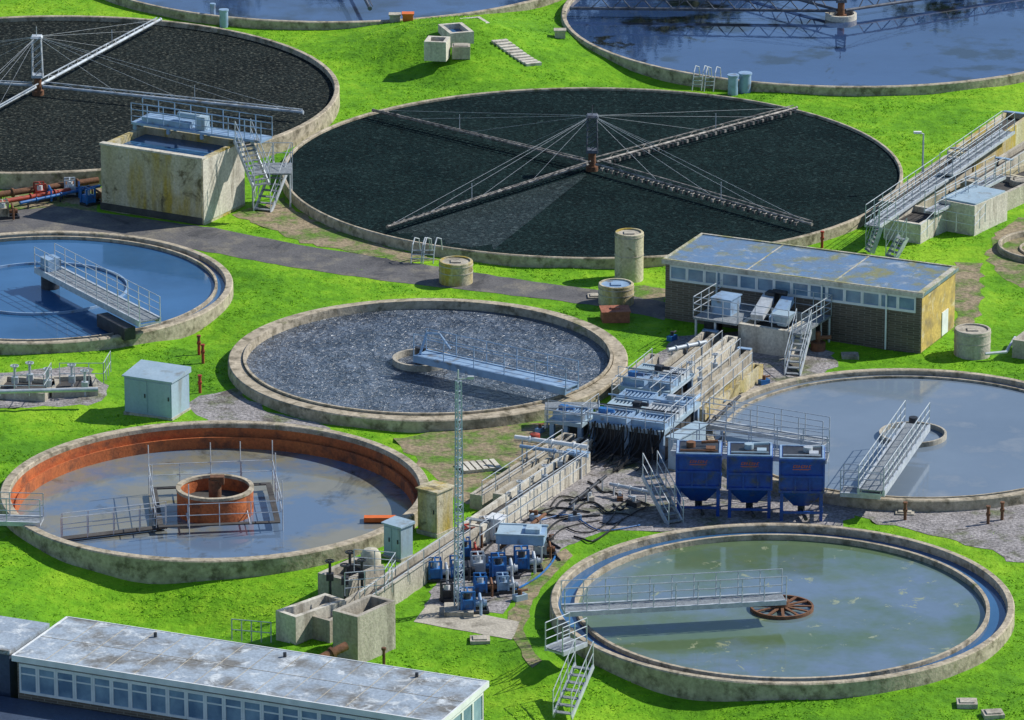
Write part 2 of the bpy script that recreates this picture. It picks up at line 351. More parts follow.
distributor('pale rotary distributor with guyed tower over brown filter bed', cB, .58, [ring_end(cB,W(*q,1.1)) for q in ((155,22),(312,113),(-110,166),(-240,68))], 3.3, arm_white, zt=.5, nozzle=False, armr=.085, towm=arm_white)
distributor('dark truss armed rotary distributor standing in deep blue water', cD, .18, [ring_end(cD,W(*q,.6)) for q in ((740,-16),(700,10),(1000,-12))], 1.9, arm_dark, zt=.45, nozzle=False, armr=.09, towm=arm_dark, truss=.6, cab=arm_dark, tr=.035)
m=MB((cD.x,cD.y,0)); m.lathe([(.9,.1),(.9,.5),(.75,.5),(.75,.1)],n=32); put(m,'centre_well_ring',concrete_pale,None,'round centre well ring standing in deep blue water','well ring')
distributor('rotary distributor standing in dusky blue water', cE, .18, [ring_end(cE,W(*q,1.0)) for q in ((372,14),(120,-60),(560,-60))], 2.6, arm_dark, zt=.9, nozzle=False, armr=.1)

# ------------------------------------------------------------ bridges over clarifiers
bt, a, ang, L = bridge('scraper_bridge', 'pale blue half bridge with railings over grey sludge tank', 'scraper bridge', W(420,353,1.15), W(572,386,1.15), 1.15, 1.0, steel_blue, 1.6, deckm=steel_blue, depth=.3)
m = MB((cc.x-.3, cc.y, 0)); m.lathe([(1.35,.1),(1.35,.5),(1.22,.5),(1.22,.1)], n=40); put(m, 'stilling_drum', [concrete], bt)
m = MB((cc.x-.3, cc.y, 0)); m.cyl((0,0,.1), .3, .9); put(m, 'pivot', dark_metal, bt)
m = MB(a); m.path([Vector((0,-.2,.0)),Vector((.3,.2,.9)),Vector((.9,.1,.9)),Vector((1.4,0,.2))],.06); put(m,'feed_pipe',steel_blue,bt)

bt, a, ang, L = bridge('scraper_bridge', 'long galvanised walkway bridge over green water', 'scraper bridge', W(563,609,1.2), W(784,597,1.2), 1.2, .9, galv, .9, depth=.16, mids=2)
m = MB((cG.x, cG.y, 0)); m.lathe([(1.3,.1),(1.3,.36),(1.22,.36),(1.22,.1)], n=40)
for i in range(12): m.beam((0,0,.38),(1.3*cos(i*.5236),1.3*sin(i*.5236),.35), .12,.05)
m.cyl((0,0,.2), .3, .4); put(m, 'stilling_drum', rust, bt)

bt, a, ang, L = bridge('scraper_bridge', 'galvanised walkway bridge over calm grey water', 'scraper bridge', W(871,490,1.3), W(917,424,1.3), 1.3, 1.1, galv, .9, mids=2, depth=.25)
m = MB((cR.x, cR.y, 0)); m.lathe([(1.5,.2),(1.5,.5),(1.4,.5),(1.4,.2)], n=40); put(m, 'stilling_drum', concrete, bt)
m = MB((cR.x, cR.y, 0)); m.cyl((0,0,.2), .2, 1.0); put(m, 'pivot', dark_metal, bt)

bt, a, ang, L = bridge('scraper_bridge', 'galvanised walkway bridge over clear blue water', 'scraper bridge', W(45,266,1.25), W(150,320,1.25), 1.25, 1.1, galv, 1.0, mids=2, depth=.25)
m = MB(a, ang); m.box(L-3,L-.3,-1.2,-.62,-.9,-.3); put(m, 'drive_unit', dark_metal, bt)
m = MB(a, ang); m.cyl((.5,0,-1.1), .45, .82); put(m, 'pivot', dark_metal, bt)
m = MB(a, ang); m.box(.2,1.0,-.35,.35,.0,.6); put(m, 'motor', steel_blue, bt)

# orange tank centre
OZ=-.5
t = thing('inlet_drum', 'open orange drum in the middle of muddy tank', 'drum', (cO.x,cO.y,OZ))
m = MB((cO.x,cO.y,OZ)); m.lathe([(1.65,-.2),(1.65,1.15),(1.52,1.15),(1.52,.2)], n=48); put(m, 'shell', orange_wall, t)
m = MB((cO.x,cO.y,OZ)); m.lathe([(1.68,1.05),(1.68,1.18),(1.49,1.18),(1.49,1.05)], n=48); put(m, 'top_ring', concrete_rim, t)
m = MB((cO.x,cO.y,OZ)); m.disc((0,0,.5),1.51,0,32); put(m, 'water_surface', concrete_dark, t)
m = MB((cO.x,cO.y,OZ)); m.cyl((0,0,.4), .28, 1.1, 0, 12); m.cbox((.1,0,1.3), .6,.4,.35); put(m, 'centre_column', rust, t)
t = thing('scaffold_platform', 'square galvanised scaffold walkway around orange drum', 'scaffold', (cO.x,cO.y,OZ))
m = MB((cO.x,cO.y,-.15), .12)
m.box(-2.6,2.6,-2.62,-2.38,-.05,0); m.box(-2.6,2.6,2.38,2.62,-.05,0); m.box(-2.62,-2.38,-2.38,2.38,-.05,0); m.box(2.38,2.62,-2.38,2.38,-.05,0)
put(m, 'deck', concrete_dark, t)
m = MB((cO.x,cO.y,-.15), .12); m.rail([(-2.7,-2.7,0),(2.7,-2.7,0),(2.7,2.7,0),(-2.7,2.7,0),(-2.7,-2.7,0)], 1.0, 1.3, .022, mids=1)
for p in ((-2.7,2.7),(0,2.7),(2.7,2.7),(2.7,-2.7),(-2.7,0),(2.7,1.0),(1.3,2.7),(-1.3,-2.7)): m.tube((p[0],p[1],-.7),(p[0],p[1],1.9), .024)
for x in (-1.3,1.3): m.tube((x,-2.7,0),(x,2.7,0),.03)
put(m, 'railing', galv, t)
bt, a, ang, L = bridge('access_walkway', 'narrow walkway with handrails from rim to orange drum', 'walkway', W(-25,518,.7), W(42,520,.7), .7, .8, galv, 1.2, depth=.15)
t = thing('lower_walkway', 'low scaffold handrail walkway across muddy water', 'walkway', W(60,540,-.35))
q0 = W(62,538,-.35)-W(60,540,-.35); q1 = W(166,526,-.35)-W(60,540,-.35)
m = MB(W(60,540,-.35)); m.beam(q0, q1, .4, .06); put(m, 'deck', concrete_dark, t)
for s in (-.3,.3):
    m = MB(W(60,540,-.35)); m.rail([q0+Vector((0,s,0)), q1+Vector((0,s,0))], 1.0, 1.2, .022, mids=1); put(m, 'railing', galv, t)
m = MB(W(385,520,-.45)); m.box(-.9,.5,-.3,.3,0,.12); m.box(-.9,.5,-.3,-.22,.12,.2); put(m, 'floating_plank', orange_paint, None, 'orange float lying on muddy tank water', 'float')

# ------------------------------------------------------------ box tower with stairs
p0 = W(102,209); p1 = W(203,225)
th, o, a, L = chamber('concrete_tank', 'tall rectangular concrete tank streaked with yellow lichen', p0, p1, 4.1, 3.4, .28, .35, concrete_lichen, 0, water_blue, 'concrete tank')
m = MB((p1.x,p1.y,0), a); m.box(.002,.03,.05,4.05,.1,3.34); put(m, 'sunlit_face', concrete_pale, th)  # pale sheet putting the sunlit brightness of this side into colour
m = MB((o.x,o.y,3.4), a); m.box(-.05,L+.05,-.05,.3,0.002,.09); put(m, 'coping', concrete_pale, th)
m = MB((o.x,o.y,0), a); m.box(-.06,L+.02,-.06,-.003,.0,.35); put(m, 'footing', concrete_dark, th)
t = thing('steel_gantry', 'pale blue steel walkway gantry over concrete tank top', 'gantry', (o.x,o.y,3.4))
m = MB((o.x,o.y,3.4), a); m.box(-.1,L+1.6,3.1,4.2,.3,.42)
for x in (0,2,4,L): m.box(x-.08,x+.08,3.2,3.35,.0,.3); m.box(x-.08,x+.08,3.95,4.08,.0,.3)
m.box(.4,3.2,3.3,4.1,.42,.72); put(m, 'deck', steel_blue, t)
for y in (3.1,4.2):
    m = MB((o.x,o.y,3.82), a); m.rail([(-.1,y,0),(L+1.6,y,0)], 1.0, 1.0, mids=2); put(m, 'railing', steel_blue, t)
m = MB((o.x,o.y,3.4), a); m.box(3.6,4.1,3.4,3.9,.42,1.1); m.tube((3.7,3.65,1.0),(2.4,3.65,1.0), .16, 0, 12); put(m, 'drive_motor', cabinet_paint, t)
stair('galvanised stair running down the side of concrete tank', W(243,139,3.8), W(262,186,1.8), .9)
stair('galvanised stair down to the yard beside concrete tank', W(282,162,1.8), W(262,212,0), .9)
t = thing('stair_landing', 'galvanised landing between two stair flights', 'landing', W(272,182,0))
b_ = W(272,168,1.8); m = MB((b_.x,b_.y,0)); m.box(-1,1,-1.0,1.0,1.72,1.8); put(m, 'deck', grate, t)
for sx in (-1,1):
    for sy in (-1,1): m = MB((b_.x,b_.y,0)); m.tube((sx*.95,sy*.95,0),(sx*.95,sy*.95,1.72), .05); put(m, 'leg', galv, t)
m = MB((b_.x,b_.y,0)); m.rail([(-1,1,1.8),(1,1,1.8)], 1.05, 1); put(m, 'railing', galv, t)
for (x,y,s) in ((212,213,.3),(222,208,.25),(230,203,.25)):
    m = MB(W(x,y)); m.cyl((0,0,0), s, .45, 0, 14); m.cyl((0,0,.45), s*.5, .4, 0, 12); m.tube((0,0,.7),(.5,.1,.7), .1); put(m, 'valve_housing', rust, None, 'rusty red valve housing beside concrete tank', 'valve', 'rusty valves beside the concrete tank')

# ------------------------------------------------------------ brick building
p0 = W(665,318); p1 = W(920,353); d = p1-p0; L = d.length; a = atan2(d.y,d.x); D = 4.5; Hb = 2.75
t = thing('brick_building', 'long low brick building with flat mossy roof and clerestory windows', 'building', p0)
m = MB(p0,a); m.box(0,L,0,D,-.3,Hb); put(m, 'wall', brick, t, smooth=False)
m = MB(p0,a); m.box(L+.003,L+.03,.05,D-.05,0,Hb-.1); put(m, 'end_wall', end_sunlit, t, smooth=False)
m = MB(p0,a); m.box(-.12,L+.12,-.12,D+.12,Hb+.003,Hb+.17); put(m, 'roof', roof_felt, t, smooth=False)
m = MB(p0,a)
m.box(-.12,L+.12,-.12,.0,Hb+.173,Hb+.22); m.box(-.12,L+.12,D,D+.12,Hb+.173,Hb+.22); m.box(-.12,.0,.0,D,Hb+.173,Hb+.22); m.box(L-.15,L+.12,.0,D,Hb+.173,Hb+.22)
m.box(L*.32,L*.325,0,D,Hb+.173,Hb+.19); m.box(L*.66,L*.665,0,D,Hb+.173,Hb+.19)
put(m, 'parapet', green_moss, t)
m = MB(p0,a); m.box(-.14,L+.14,-.16,-.123,Hb-.02,Hb+.19); put(m, 'fascia', concrete_pale, t)
nw = 14
for i in range(nw):
    x = .25+i*(L-.5)/nw; w = (L-.5)/nw
    m = MB(p0,a); m.box(x+.04,x+w-.04,-.03,-.003,2.05,2.63); wn = put(m, 'window', glass, t, smooth=False)
    m = MB(p0,a); z0,z1=1.93,2.71
    m.box(x+.003,x+w-.003,-.07,0,z0,z0+.12); m.box(x+.003,x+w-.003,-.07,0,z1-.1,z1); m.box(x+.003,x+.07,-.07,0,z0+.12,z1-.1); m.box(x+w-.07,x+w-.003,-.07,0,z0+.12,z1-.1)
    put(m, 'frame', white_paint, wn)
for x in (2.7, L*.62, L*.87):
    m = MB(p0,a); m.tube((x,-.14,0),(x,-.14,Hb-.05), .045, 0, 8); put(m, 'drainpipe', white_paint, t)
m = MB(p0,a); m.box(L+.032,L+.07,2.7,3.5,.05,1.2); put(m, 'door', white_paint, t)

# ------------------------------------------------------------ lower long building
p0 = W(17,655,3.6); p1 = W(438,721,3.6); p0.z=p1.z=0; d = p1-p0; L = d.length; a = atan2(d.y,d.x); D = 4.3; Hb=3.6
t = thing('flat_roofed_building', 'long flat roofed building with white window band and weathered roof', 'building', p0)
m = MB(p0,a); m.box(0,L,0,D,-1,Hb-.22); put(m, 'wall', brick, t, smooth=False)
m = MB(p0,a); m.box(-.1,L+.1,-.12,D+.12,Hb-.217,Hb); put(m, 'roof', roof_pale, t, smooth=False)
m = MB(p0,a)
for k in range(1,14): m.box(k*L/14-.012,k*L/14+.012,-.1,D+.1,Hb+.002,Hb+.014)
m.box(-.1,L+.1,D*.5-.012,D*.5+.012,Hb+.002,Hb+.012)
put(m, 'roof_seam', concrete, t)
m = MB(p0,a); m.box(-.14,L+.14,-.19,-.123,Hb-.2,Hb+.04); m.box(L+.103,L+.17,-.12,D+.12,Hb-.2,Hb+.04); m.box(-.1,L+.1,D+.123,D+.17,Hb-.2,Hb+.02); m.box(-.17,-.103,-.12,D+.12,Hb-.2,Hb+.03); put(m, 'fascia', white_paint, t)
nw = 22
for i in range(nw):
    w = (L-.2)/nw; x = .1+i*w
    m = MB(p0,a); m.box(x+.06,x+w-.06,-.03,-.003,2.2,3.2); wn = put(m, 'window', glass, t, smooth=False)
    m = MB(p0,a); z0,z1=2.1,3.3
    m.box(x+.003,x+w-.003,-.07,0,z0,z0+.1); m.box(x+.003,x+w-.003,-.07,0,z1-.12,z1); m.box(x+.003,x+.08,-.07,0,z0+.1,z1-.12); m.box(x+w-.08,x+w-.003,-.07,0,z0+.1,z1-.12)
    m.box(x+.08,x+w-.08,-.05,-.032,2.86,2.92)
    put(m, 'frame', white_paint, wn)
for i in range(4):
    w = (D-.4)/4; y = .2+i*w
    m = MB(p0,a); m.box(L+.003,L+.03,y+.06,y+w-.06,2.2,3.2); wn = put(m, 'window', glass, t, smooth=False)
    m = MB(p0,a)
    m.box(L+.002,L+.07,y+.003,y+w-.003,2.1,2.2); m.box(L+.002,L+.07,y+.003,y+w-.003,3.2,3.3); m.box(L+.002,L+.07,y+.003,y+.07,2.2,3.2); m.box(L+.002,L+.07,y+w-.07,y+w-.003,2.2,3.2)
    put(m, 'frame', white_paint, wn)
for k in range(3): m = MB(p0,a); m.tube((4+k*5.5,D-.5,Hb),(4+k*5.5,D-.5,Hb+.18), .07, 0, 8); put(m, 'roof_vent', dark_metal, t)
t2 = thing('annex_building', 'low annex with dark slate blue roof beside window band', 'building', p0)
m = MB(p0,a); m.box(-8,L+.1,-8,-.2,-1,1.7); put(m, 'wall', brick, t2, smooth=False)
m = MB(p0,a); m.box(-8.1,L+.2,-8.1,-.15,1.703,1.88); put(m, 'roof', roof_blue, t2, smooth=False)
t2 = thing('annex_building', 'small flat roofed annex with grey roof and dark wall', 'building', p0)
m = MB(p0,a); m.box(-7,-.5,.3,3.4,-1,3.45); put(m, 'wall', roof_blue, t2, smooth=False)
m = MB(p0,a); m.box(-7.1,-.42,.2,3.5,3.453,3.62); put(m, 'roof', roof_pale, t2, smooth=False)

# ------------------------------------------------------------ cylinders
def manhole(px, py, r, h, label, mat=concrete, topm=concrete_dark):
    p = W(px,py); t = thing('concrete_cylinder_chamber', label, 'concrete chamber', p)
    m = MB(p); m.lathe([(r,-.3),(r,h-.03),(r-.03,h),(r-.12,h),(r-.12,h-.1)], n=32); put(m, 'shell', mat, t)
    for zz in (h-.2, h*.5): m = MB(p); m.lathe([(r+.02,zz),(r+.02,zz+.05),(r,zz+.05)], n=32); put(m, 'band', concrete, t)
    m = MB(p); m.disc((0,0,h-.07), r-.11, 0, 32); m.cbox((0,0,h-.07), .5,.5,.06); put(m, 'cover', topm, t)
    return t
manhole(629,277,.70,2.3,'tall round weathered concrete chamber beside brick building', concrete_lichen, concrete)
manhole(616,303,.85,1.0,'round concrete chamber with blue grey cover', concrete_lichen, steel_blue)
manhole(456,282,.82,1.1,'squat round concrete chamber by asphalt road', concrete_lichen, concrete)
manhole(972,354,.85,1.25,'squat round concrete chamber by brick building door', concrete, concrete)
manhole(1019,196,.5,.9,'small round concrete chamber on grass', concrete, concrete)
red_brick = M('red_brick',(.42,.16,.09),(.28,.1,.06),3)
p = W(615,318); m = MB(p,.1); m.box(-.65,.65,-.5,.5,-.2,.4); m.box(-.7,.7,-.55,.55,.4,.47); m.box(-.2,.2,-.15,.15,.47,.55); put(m, 'brick_pit', red_brick, None, 'small red brick pit with slab lid', 'brick pit')

# ------------------------------------------------------------ cabinets / kiosks
def cabinet(name, label, q0, q1, D, h, mat, slope=.15, ndoor=2, roofm=None, cat='cabinet'):
    p0 = W(*q0); p1 = W(*q1); d = p1-p0; L = d.length; a = atan2(d.y,d.x)
    t = thing(name, label, cat, p0)
    m = MB(p0,a); m.box(0,L,0,D,.08,h); put(m, 'body', mat, t)
    m = MB(p0,a); m.box(-.05,L+.05,-.05,D+.05,-.25,.08); put(m, 'plinth', concrete, t)
    m = MB(p0,a); o=.08
    m.add([(-o,-o,h+.003),(L+o,-o,h+.003),(L+o,D+o,h+.003),(-o,D+o,h+.003),(-o,-o,h+.06),(L+o,-o,h+.06),(L+o,D+o,h+.06+slope),(-o,D+o,h+.06+slope)],[(3,2,1,0),(4,5,6,7),(0,1,5,4),(1,2,6,5),(2,3,7,6),(3,0,4,7)])
    put(m, 'roof', roofm or mat, t)
    for i in range(ndoor):
        w = L/ndoor
        m = MB(p0,a); m.box(i*w+.05,(i+1)*w-.05,-.025,-.002,.18,h-.1); dr = put(m, 'door', mat, t)
        m = MB(p0,a); m.box((i+1)*w-.17,(i+1)*w-.12,-.06,-.026,h*.5,h*.5+.18); put(m, 'handle', dark_metal, dr)
    return t
cabinet('equipment_kiosk', 'pale blue grey equipment kiosk with sloping roof on gravel', (125,413), (172,420), 1.7, 1.75, cabinet_paint, .2)
cabinet('electrical_cabinet', 'blue grey electrical cabinet beside concrete channel', (384,556), (401,561), .75, 1.45, cabinet_paint, .05)
cabinet('concrete_kiosk', 'tall concrete kiosk with yellow lichen on walls', (418,531), (437,536), 1.1, 1.9, concrete_lichen, .0, 1, concrete_lichen, 'kiosk')
cabinet('white_cabinet', 'small white control cabinet in machinery yard', (488,541), (500,543), .5, 1.0, white_paint, .03, 1)
cream = M('cream_paint',(.6,.55,.42),None,2,.5,bump=0)
p = W(371,588); t = thing('storage_vessel', 'small cream vertical vessel on legs', 'vessel', p)
m = MB(p); m.lathe([(.02,.5),(.38,.6),(.42,.7),(.42,1.5),(.28,1.7),(.02,1.75)], n=24); put(m, 'body', cream, t)
for k in range(3): m = MB(p); m.tube((.32*cos(k*2.1),.32*sin(k*2.1),0),(.32*cos(k*2.1),.32*sin(k*2.1),.7), .05); put(m, 'leg', galv, t)

# ------------------------------------------------------------ lattice mast
p = W(459,612); t = thing('lattice_mast', 'slender galvanised lattice mast with lamp on concrete base', 'mast', p)
m = MB(p); m.box(-.6,.6,-.6,.6,-.1,.2); put(m, 'base', concrete, t)
m = MB(p); hm = 9.9; r0, r1 = .24, .13; pts=lambda z:[( (r0+(r1-r0)*z/hm)*cos(k*2.094+.4), (r0+(r1-r0)*z/hm)*sin(k*2.094+.4), z) for k in range(3)]
n = 24; prev = pts(.2)
for i in range(1,n+1):
    cur = pts(.2+(hm-.2)*i/n)
    for k in range(3):
        m.tube(prev[k],cur[k],.04,0,4); m.tube(prev[k],cur[(k+1)%3],.02,0,4); m.tube(cur[k],cur[(k+1)%3],.02,0,4)
    prev = cur
put(m, 'lattice_shaft', mast_grey, t)
m = MB(p); m.tube((0,0,hm),(0,0,hm+.5), .03); m.tube((0,0,hm+.1),(.5,0,hm+.15), .03); m.cbox((.5,0,hm+.1),.25,.15,.12); put(m, 'lamp_head', galv, t)

p = W(922,196); t = thing('street_lamp', 'slim galvanised lamp post standing on grass', 'street lamp', p)
m = MB(p); m.tube((0,0,-.3),(0,0,3.3), .06, 0, 8, .04); put(m, 'post', galv, t)
m = MB(p); m.tube((0,0,3.3),(-.2,0,3.36), .03); m.cbox((-.3,0,3.32), .4,.2,.1); put(m, 'lamp_head', white_paint, t)

# ------------------------------------------------------------ concrete channels
def channel(label, a, b, w, h, mat=None, fill=None, z=0, t=.2, inner=.3, name='concrete_channel', bars=0):
    d = Vector((b.x-a.x,b.y-a.y,0)); n = Vector((-d.y,d.x,0)).normalized()*(w/2)
    th,o,an,L = chamber(name, label, a-n, b-n, w, h, t, inner, mat or concrete, z, fill, 'concrete channel')
    for i in range(bars):
        m = MB(o,an); x=t+.3+i*(L-.8)/max(1,bars-1); m.box(x,x+.25,-.03,w+.03,h+.003,h+.05); put(m,'cross_cover',[grate,steel_blue][i%2],th)
    return th
channel('long raised concrete channel crossing the yard', W(345,628), W(470,546), .9, .9, concrete, t=.17)
channel('raised concrete channel with pale walls crossing the yard', W(472,545), W(580,470), 1.0, .9, concrete_pale, t=.17, bars=2)
channel('long concrete channel beside stepped walkway', W(500,512), W(586,455), .7, .8, concrete, t=.15)
channel('narrow raised concrete channel over dark gravel', W(476,508), W(570,446), .6, .6, concrete, t=.14)
channel('long concrete channel leading to screening platform', W(640,404), W(712,346), .7, .8, concrete, t=.15, bars=2)
channel('narrow concrete channel beside walkway', W(662,410), W(732,352), .6, .8, concrete_pale, t=.15)
channel('narrow concrete channel with steel covers', W(684,416), W(746,364), .6, .8, concrete, t=.15, bars=2)
channel('concrete channel beside gravel strip', W(700,424), W(758,378), .5, .7, concrete_lichen, t=.14)
channel('concrete wall channel beside the grey sludge tank', W(616,400), W(654,368), .5, .7, concrete, t=.14)
for lab,A,B,zz,n_ in (('galvanised railing along narrow channel',(650,408),(722,350),.8,1.3),('galvanised railing beside channel covers',(672,414),(740,358),.8,1.3),('galvanised railing beside gravel strip channel',(694,422),(752,372),.8,1.3),('galvanised railing on long yard channel',(480,546),(586,474),.9,1.3),('galvanised railing beside stepped channel',(506,514),(588,460),.8,1.2),('galvanised railing near sludge tank',(612,400),(652,368),.7,1.0),('galvanised railing above soil bank',(482,502),(562,450),.6,1.2),('galvanised railing on long channel',(360,614),(470,540),.9,1.4)):
    A=W(*A,zz); B=W(*B,zz); m=MB(A); m.rail([Vector((0,0,0)),B-A],.95,n_,.022,mids=1); put(m,'railing',galv,None,lab,'railing')

chamber('concrete_chamber', 'deep open concrete chamber beside grass bank', W(333,655), W(358,662), 2.4, 1.9, .2, .8, concrete)
chamber('concrete_chamber', 'upper concrete chamber with pale walls', W(276,636), W(296,643), 2.8, 1.1, .2, .4, concrete_pale)
chamber('concrete_chamber', 'narrow concrete chamber between two channels', W(302,634), W(330,642), 1.6, .9, .2, .3, concrete)
chamber('concrete_chamber', 'low concrete chamber with valve gear', W(318,598), W(348,606), 2.4, 1.1, .25, .3, concrete)
m = MB(W(345,596,1.1)); m.rail([(0,0,0),(1.6,.4,0),(2.0,2.4,0),(.3,2.8,0)], 1.0, .8, .024, mids=2); put(m, 'railing', galv, None, 'railing around valve chamber top', 'railing')
m = MB(W(318,660,.5)); m.tube((0,0,0),(1.1,.8,.3), .18, 0, 12); m.tube((.5,.37,.13),(.6,.44,.17), .25, 0, 12); put(m, 'rusty_pipe', rust, None, 'short rusty flanged pipe entering concrete chamber', 'pipe')
m = MB(W(384,676)); m.cyl((0,0,-.3), .06, 1.4, 0, 8); m.cyl((0,0,1.1), .1, .1, 0, 8); put(m, 'marker_post', rust, None, 'tall rusty vent pipe on grass', 'post')
m = MB(W(232,640,-.2)); m.rail([(0,0,0),(1.6,-.4,0)], .9, .4); put(m, 'railing', galv, None, 'short steel guard railing on grass', 'railing')

def valve(px, py, z, s=1.0, mat=None, label='hand wheel valve on steel spindle'):
    p = W(px,py,z); t = thing('handwheel_valve', label, 'valve', p, 'hand wheel valves')
    m = MB(p); m.cyl((0,0,-z), .06*s, .8*s+z, 0, 8); m.cbox((0,0,0), .3*s,.25*s,.3*s); put(m, 'spindle', mat or dark_metal, t)
    m = MB(p+Vector((0,0,.8*s))); m.lathe([(.2*s,0),(.2*s,.05),(.16*s,.05),(.16*s,0)], n=16, close=True); m.tube((-.18*s,0,.02),(.18*s,0,.02), .02); m.tube((0,-.18*s,.02),(0,.18*s,.02), .02); put(m, 'handwheel', mat or dark_metal, t)
for q in ((330,580),(345,584),(350,571),(362,579)): valve(q[0],q[1],1.1)
for q in ((15,383),(30,380),(48,386),(72,382),(85,388)): valve(q[0],q[1],.4,1.0,galv)
for q in ((545,480),(560,466),(655,390),(690,376),(715,368),(520,496),(675,384),(700,382)): valve(q[0],q[1],.7,.8,galv)

# ------------------------------------------------------------ top chambers + steps
def zc(px,py):
    z=1.0
    for _ in range(6): z=hz(W(px,py,z))
    return z
z=zc(464,42)+.05; chamber('concrete_chamber', 'low concrete chamber with dark water on grass mound', W(450,44,z), W(474,42,z), 2.2, .6, .22, .3, concrete_pale, z, water_blue)
chamber('concrete_chamber', 'small square concrete chamber behind on grass mound', W(470,30,z), W(490,28,z), 1.6, .55, .2, .3, concrete_pale, z-.25)
z=zc(436,52)+.05; chamber('concrete_chamber', 'small low concrete chamber on grass mound', W(424,52,z), W(446,53,z), 1.3, .6, .2, .3, concrete_pale, z)
m=MB(W(452,54,zc(452,54))); m.box(0,1.0,0,.8,-.3,.4); m.box(.1,.9,.1,.7,.4,.45); put(m,'concrete_block',concrete,None,'square concrete block beside chamber on mound','concrete block')
P0=W(500,47,.7); P1=W(533,68,.1)
t = thing('garden_steps', 'weathered concrete steps down grassy mound', 'steps', W(533,68))
for i in range(10):
    p = P0.lerp(P1, i/9); p.z=hz(p)+.14; m = MB(p,.39); m.box(-.45,.45,-.18,.18,-.5,.0)
    put(m, 'step', concrete_pale, t)
for (x,y) in ((408,30),(395,28),(560,45)):
    p=W(x,y); p.z=hz(p); m = MB(p); m.cbox((0,0,0), .6,.5,.4); m.cbox((0,0,.4), .7,.6,.08); put(m, 'inspection_cover', orange_paint if x==408 else concrete, None, 'small inspection box on grass', 'inspection box')
for (x,y,s) in ((224,26,.25),(213,20,.15),(745,90,.33),(733,92,.28)):
    m = MB(W(x,y)); m.cyl((0,0,-.3), s, 1.2, 0, 14); m.cyl((0,0,.9), s*1.15, .08, 0, 14); put(m, 'vent_pipe', steel_blue, None, 'squat blue grey vent pipe beside round tank', 'vent pipe', 'vent pipes by the tanks')

def stile(px, py, label='pair of curved galvanised ladder rails over tank rim'):
    p = W(px,py); t = thing('access_ladder', label, 'ladder', p, 'access ladders over tank rims')
    for s in (-.25,.25):
        m = MB(p); m.path([(s-.2,-.6,-.1),(s-.1,-.4,.9),(s,0,1.15),(s+.2,.3,1.0),(s+.25,.4,.4)], .03); put(m, 'side_rail', galv, t)
    for k in range(3): f=k/3; m = MB(p); m.tube((-.25-.2+.1*f,-.6+.15*f,.25+f*.6),(.25-.2+.1*f,-.6+.15*f,.25+f*.6), .025); put(m, 'rung', galv, t)
stile(420,260); stile(432,260); stile(700,86); stile(712,87)

# ------------------------------------------------------------ distribution chambers
def raised(label, q0, q1, D, h, z=0, m_=None, fill=None, cover=None): return chamber('concrete_chamber', label, W(*q0), W(*q1), D, h, .2, .3, m_ or concrete, z, fill, cover=cover)
raised('raised concrete distribution chamber with open top', (884,238),(920,244),3.0,1.0, m_=concrete_pale)
raised('square concrete chamber with flat grey cover', (938,228),(974,235),3.2,1.5, m_=concrete_pale, cover=cabinet_paint)
raised('concrete channel stepping up through grass', (962,206),(1000,213),3.5,.9, m_=concrete)
raised('low concrete chamber with dark interior', (1000,188),(1040,196),3.5,.8, m_=concrete_lichen)
channel('long raised concrete channel with pale walls', W(892,226), W(958,180), 1.5, 1.25, concrete, t=.2)
channel('long upper concrete channel with lichen walls', W(960,179), W(1018,138), 1.5, 1.4, concrete_lichen, t=.2, bars=2)
channel('second concrete channel stepping through grass', W(968,200), W(1035,158), .9, 1.0, concrete, t=.18, bars=3)
bridge('access_walkway','slim galvanised walkway beside raised channel','walkway',W(872,226,1.3),W(946,175,1.3),1.3,.7,galv,1.1,mids=2,depth=.1,rr=.022)
bridge('access_walkway','slim galvanised walkway along upper channel','walkway',W(946,174,1.5),W(1008,131,1.5),1.5,.7,galv,1.1,mids=2,depth=.1,rr=.022)
bridge('access_walkway','short galvanised walkway between concrete chambers','walkway',W(930,212,1.3),W(1000,176,1.3),1.3,.6,galv,1.1,mids=1,depth=.1,rr=.022)
for lab,q in (('railing on chamber front',[(884,238,1.0),(920,244,1.0),(934,230,1.0)]),('railing along second channel',[(968,204,1.0),(1035,162,1.0)]),('railing around chamber cover',[(938,228,1.58),(974,235,1.58),(985,222,1.58)])):
    b0 = W(*q[0]); m = MB(b0); m.rail([W(*k)-b0 for k in q], .95, 1.1, .022, mids=1); put(m, 'railing', galv, None, 'galvanised '+lab, 'railing')
stair('galvanised stair up to distribution chamber', W(877,226,1.3), W(868,252,0), .65)
stair('galvanised stair from chamber to grass', W(902,236,1.0), W(890,258,0), .65)
c_ = W(1052,244,.3); tank('round sunken pit lined with dark gravel', c_, 2.7, .2, .3, -.25, concrete_rim, media_brown, 'round_pit','pit',wname='gravel_lining')
m = MB((c_.x,c_.y,0)); m.lathe([(1.6,-.4),(1.6,.1),(1.5,.1),(1.5,-.4)],n=40); put(m,'inner_kerb_ring',concrete_rim,None,'round inner concrete kerb in gravel pit','kerb')

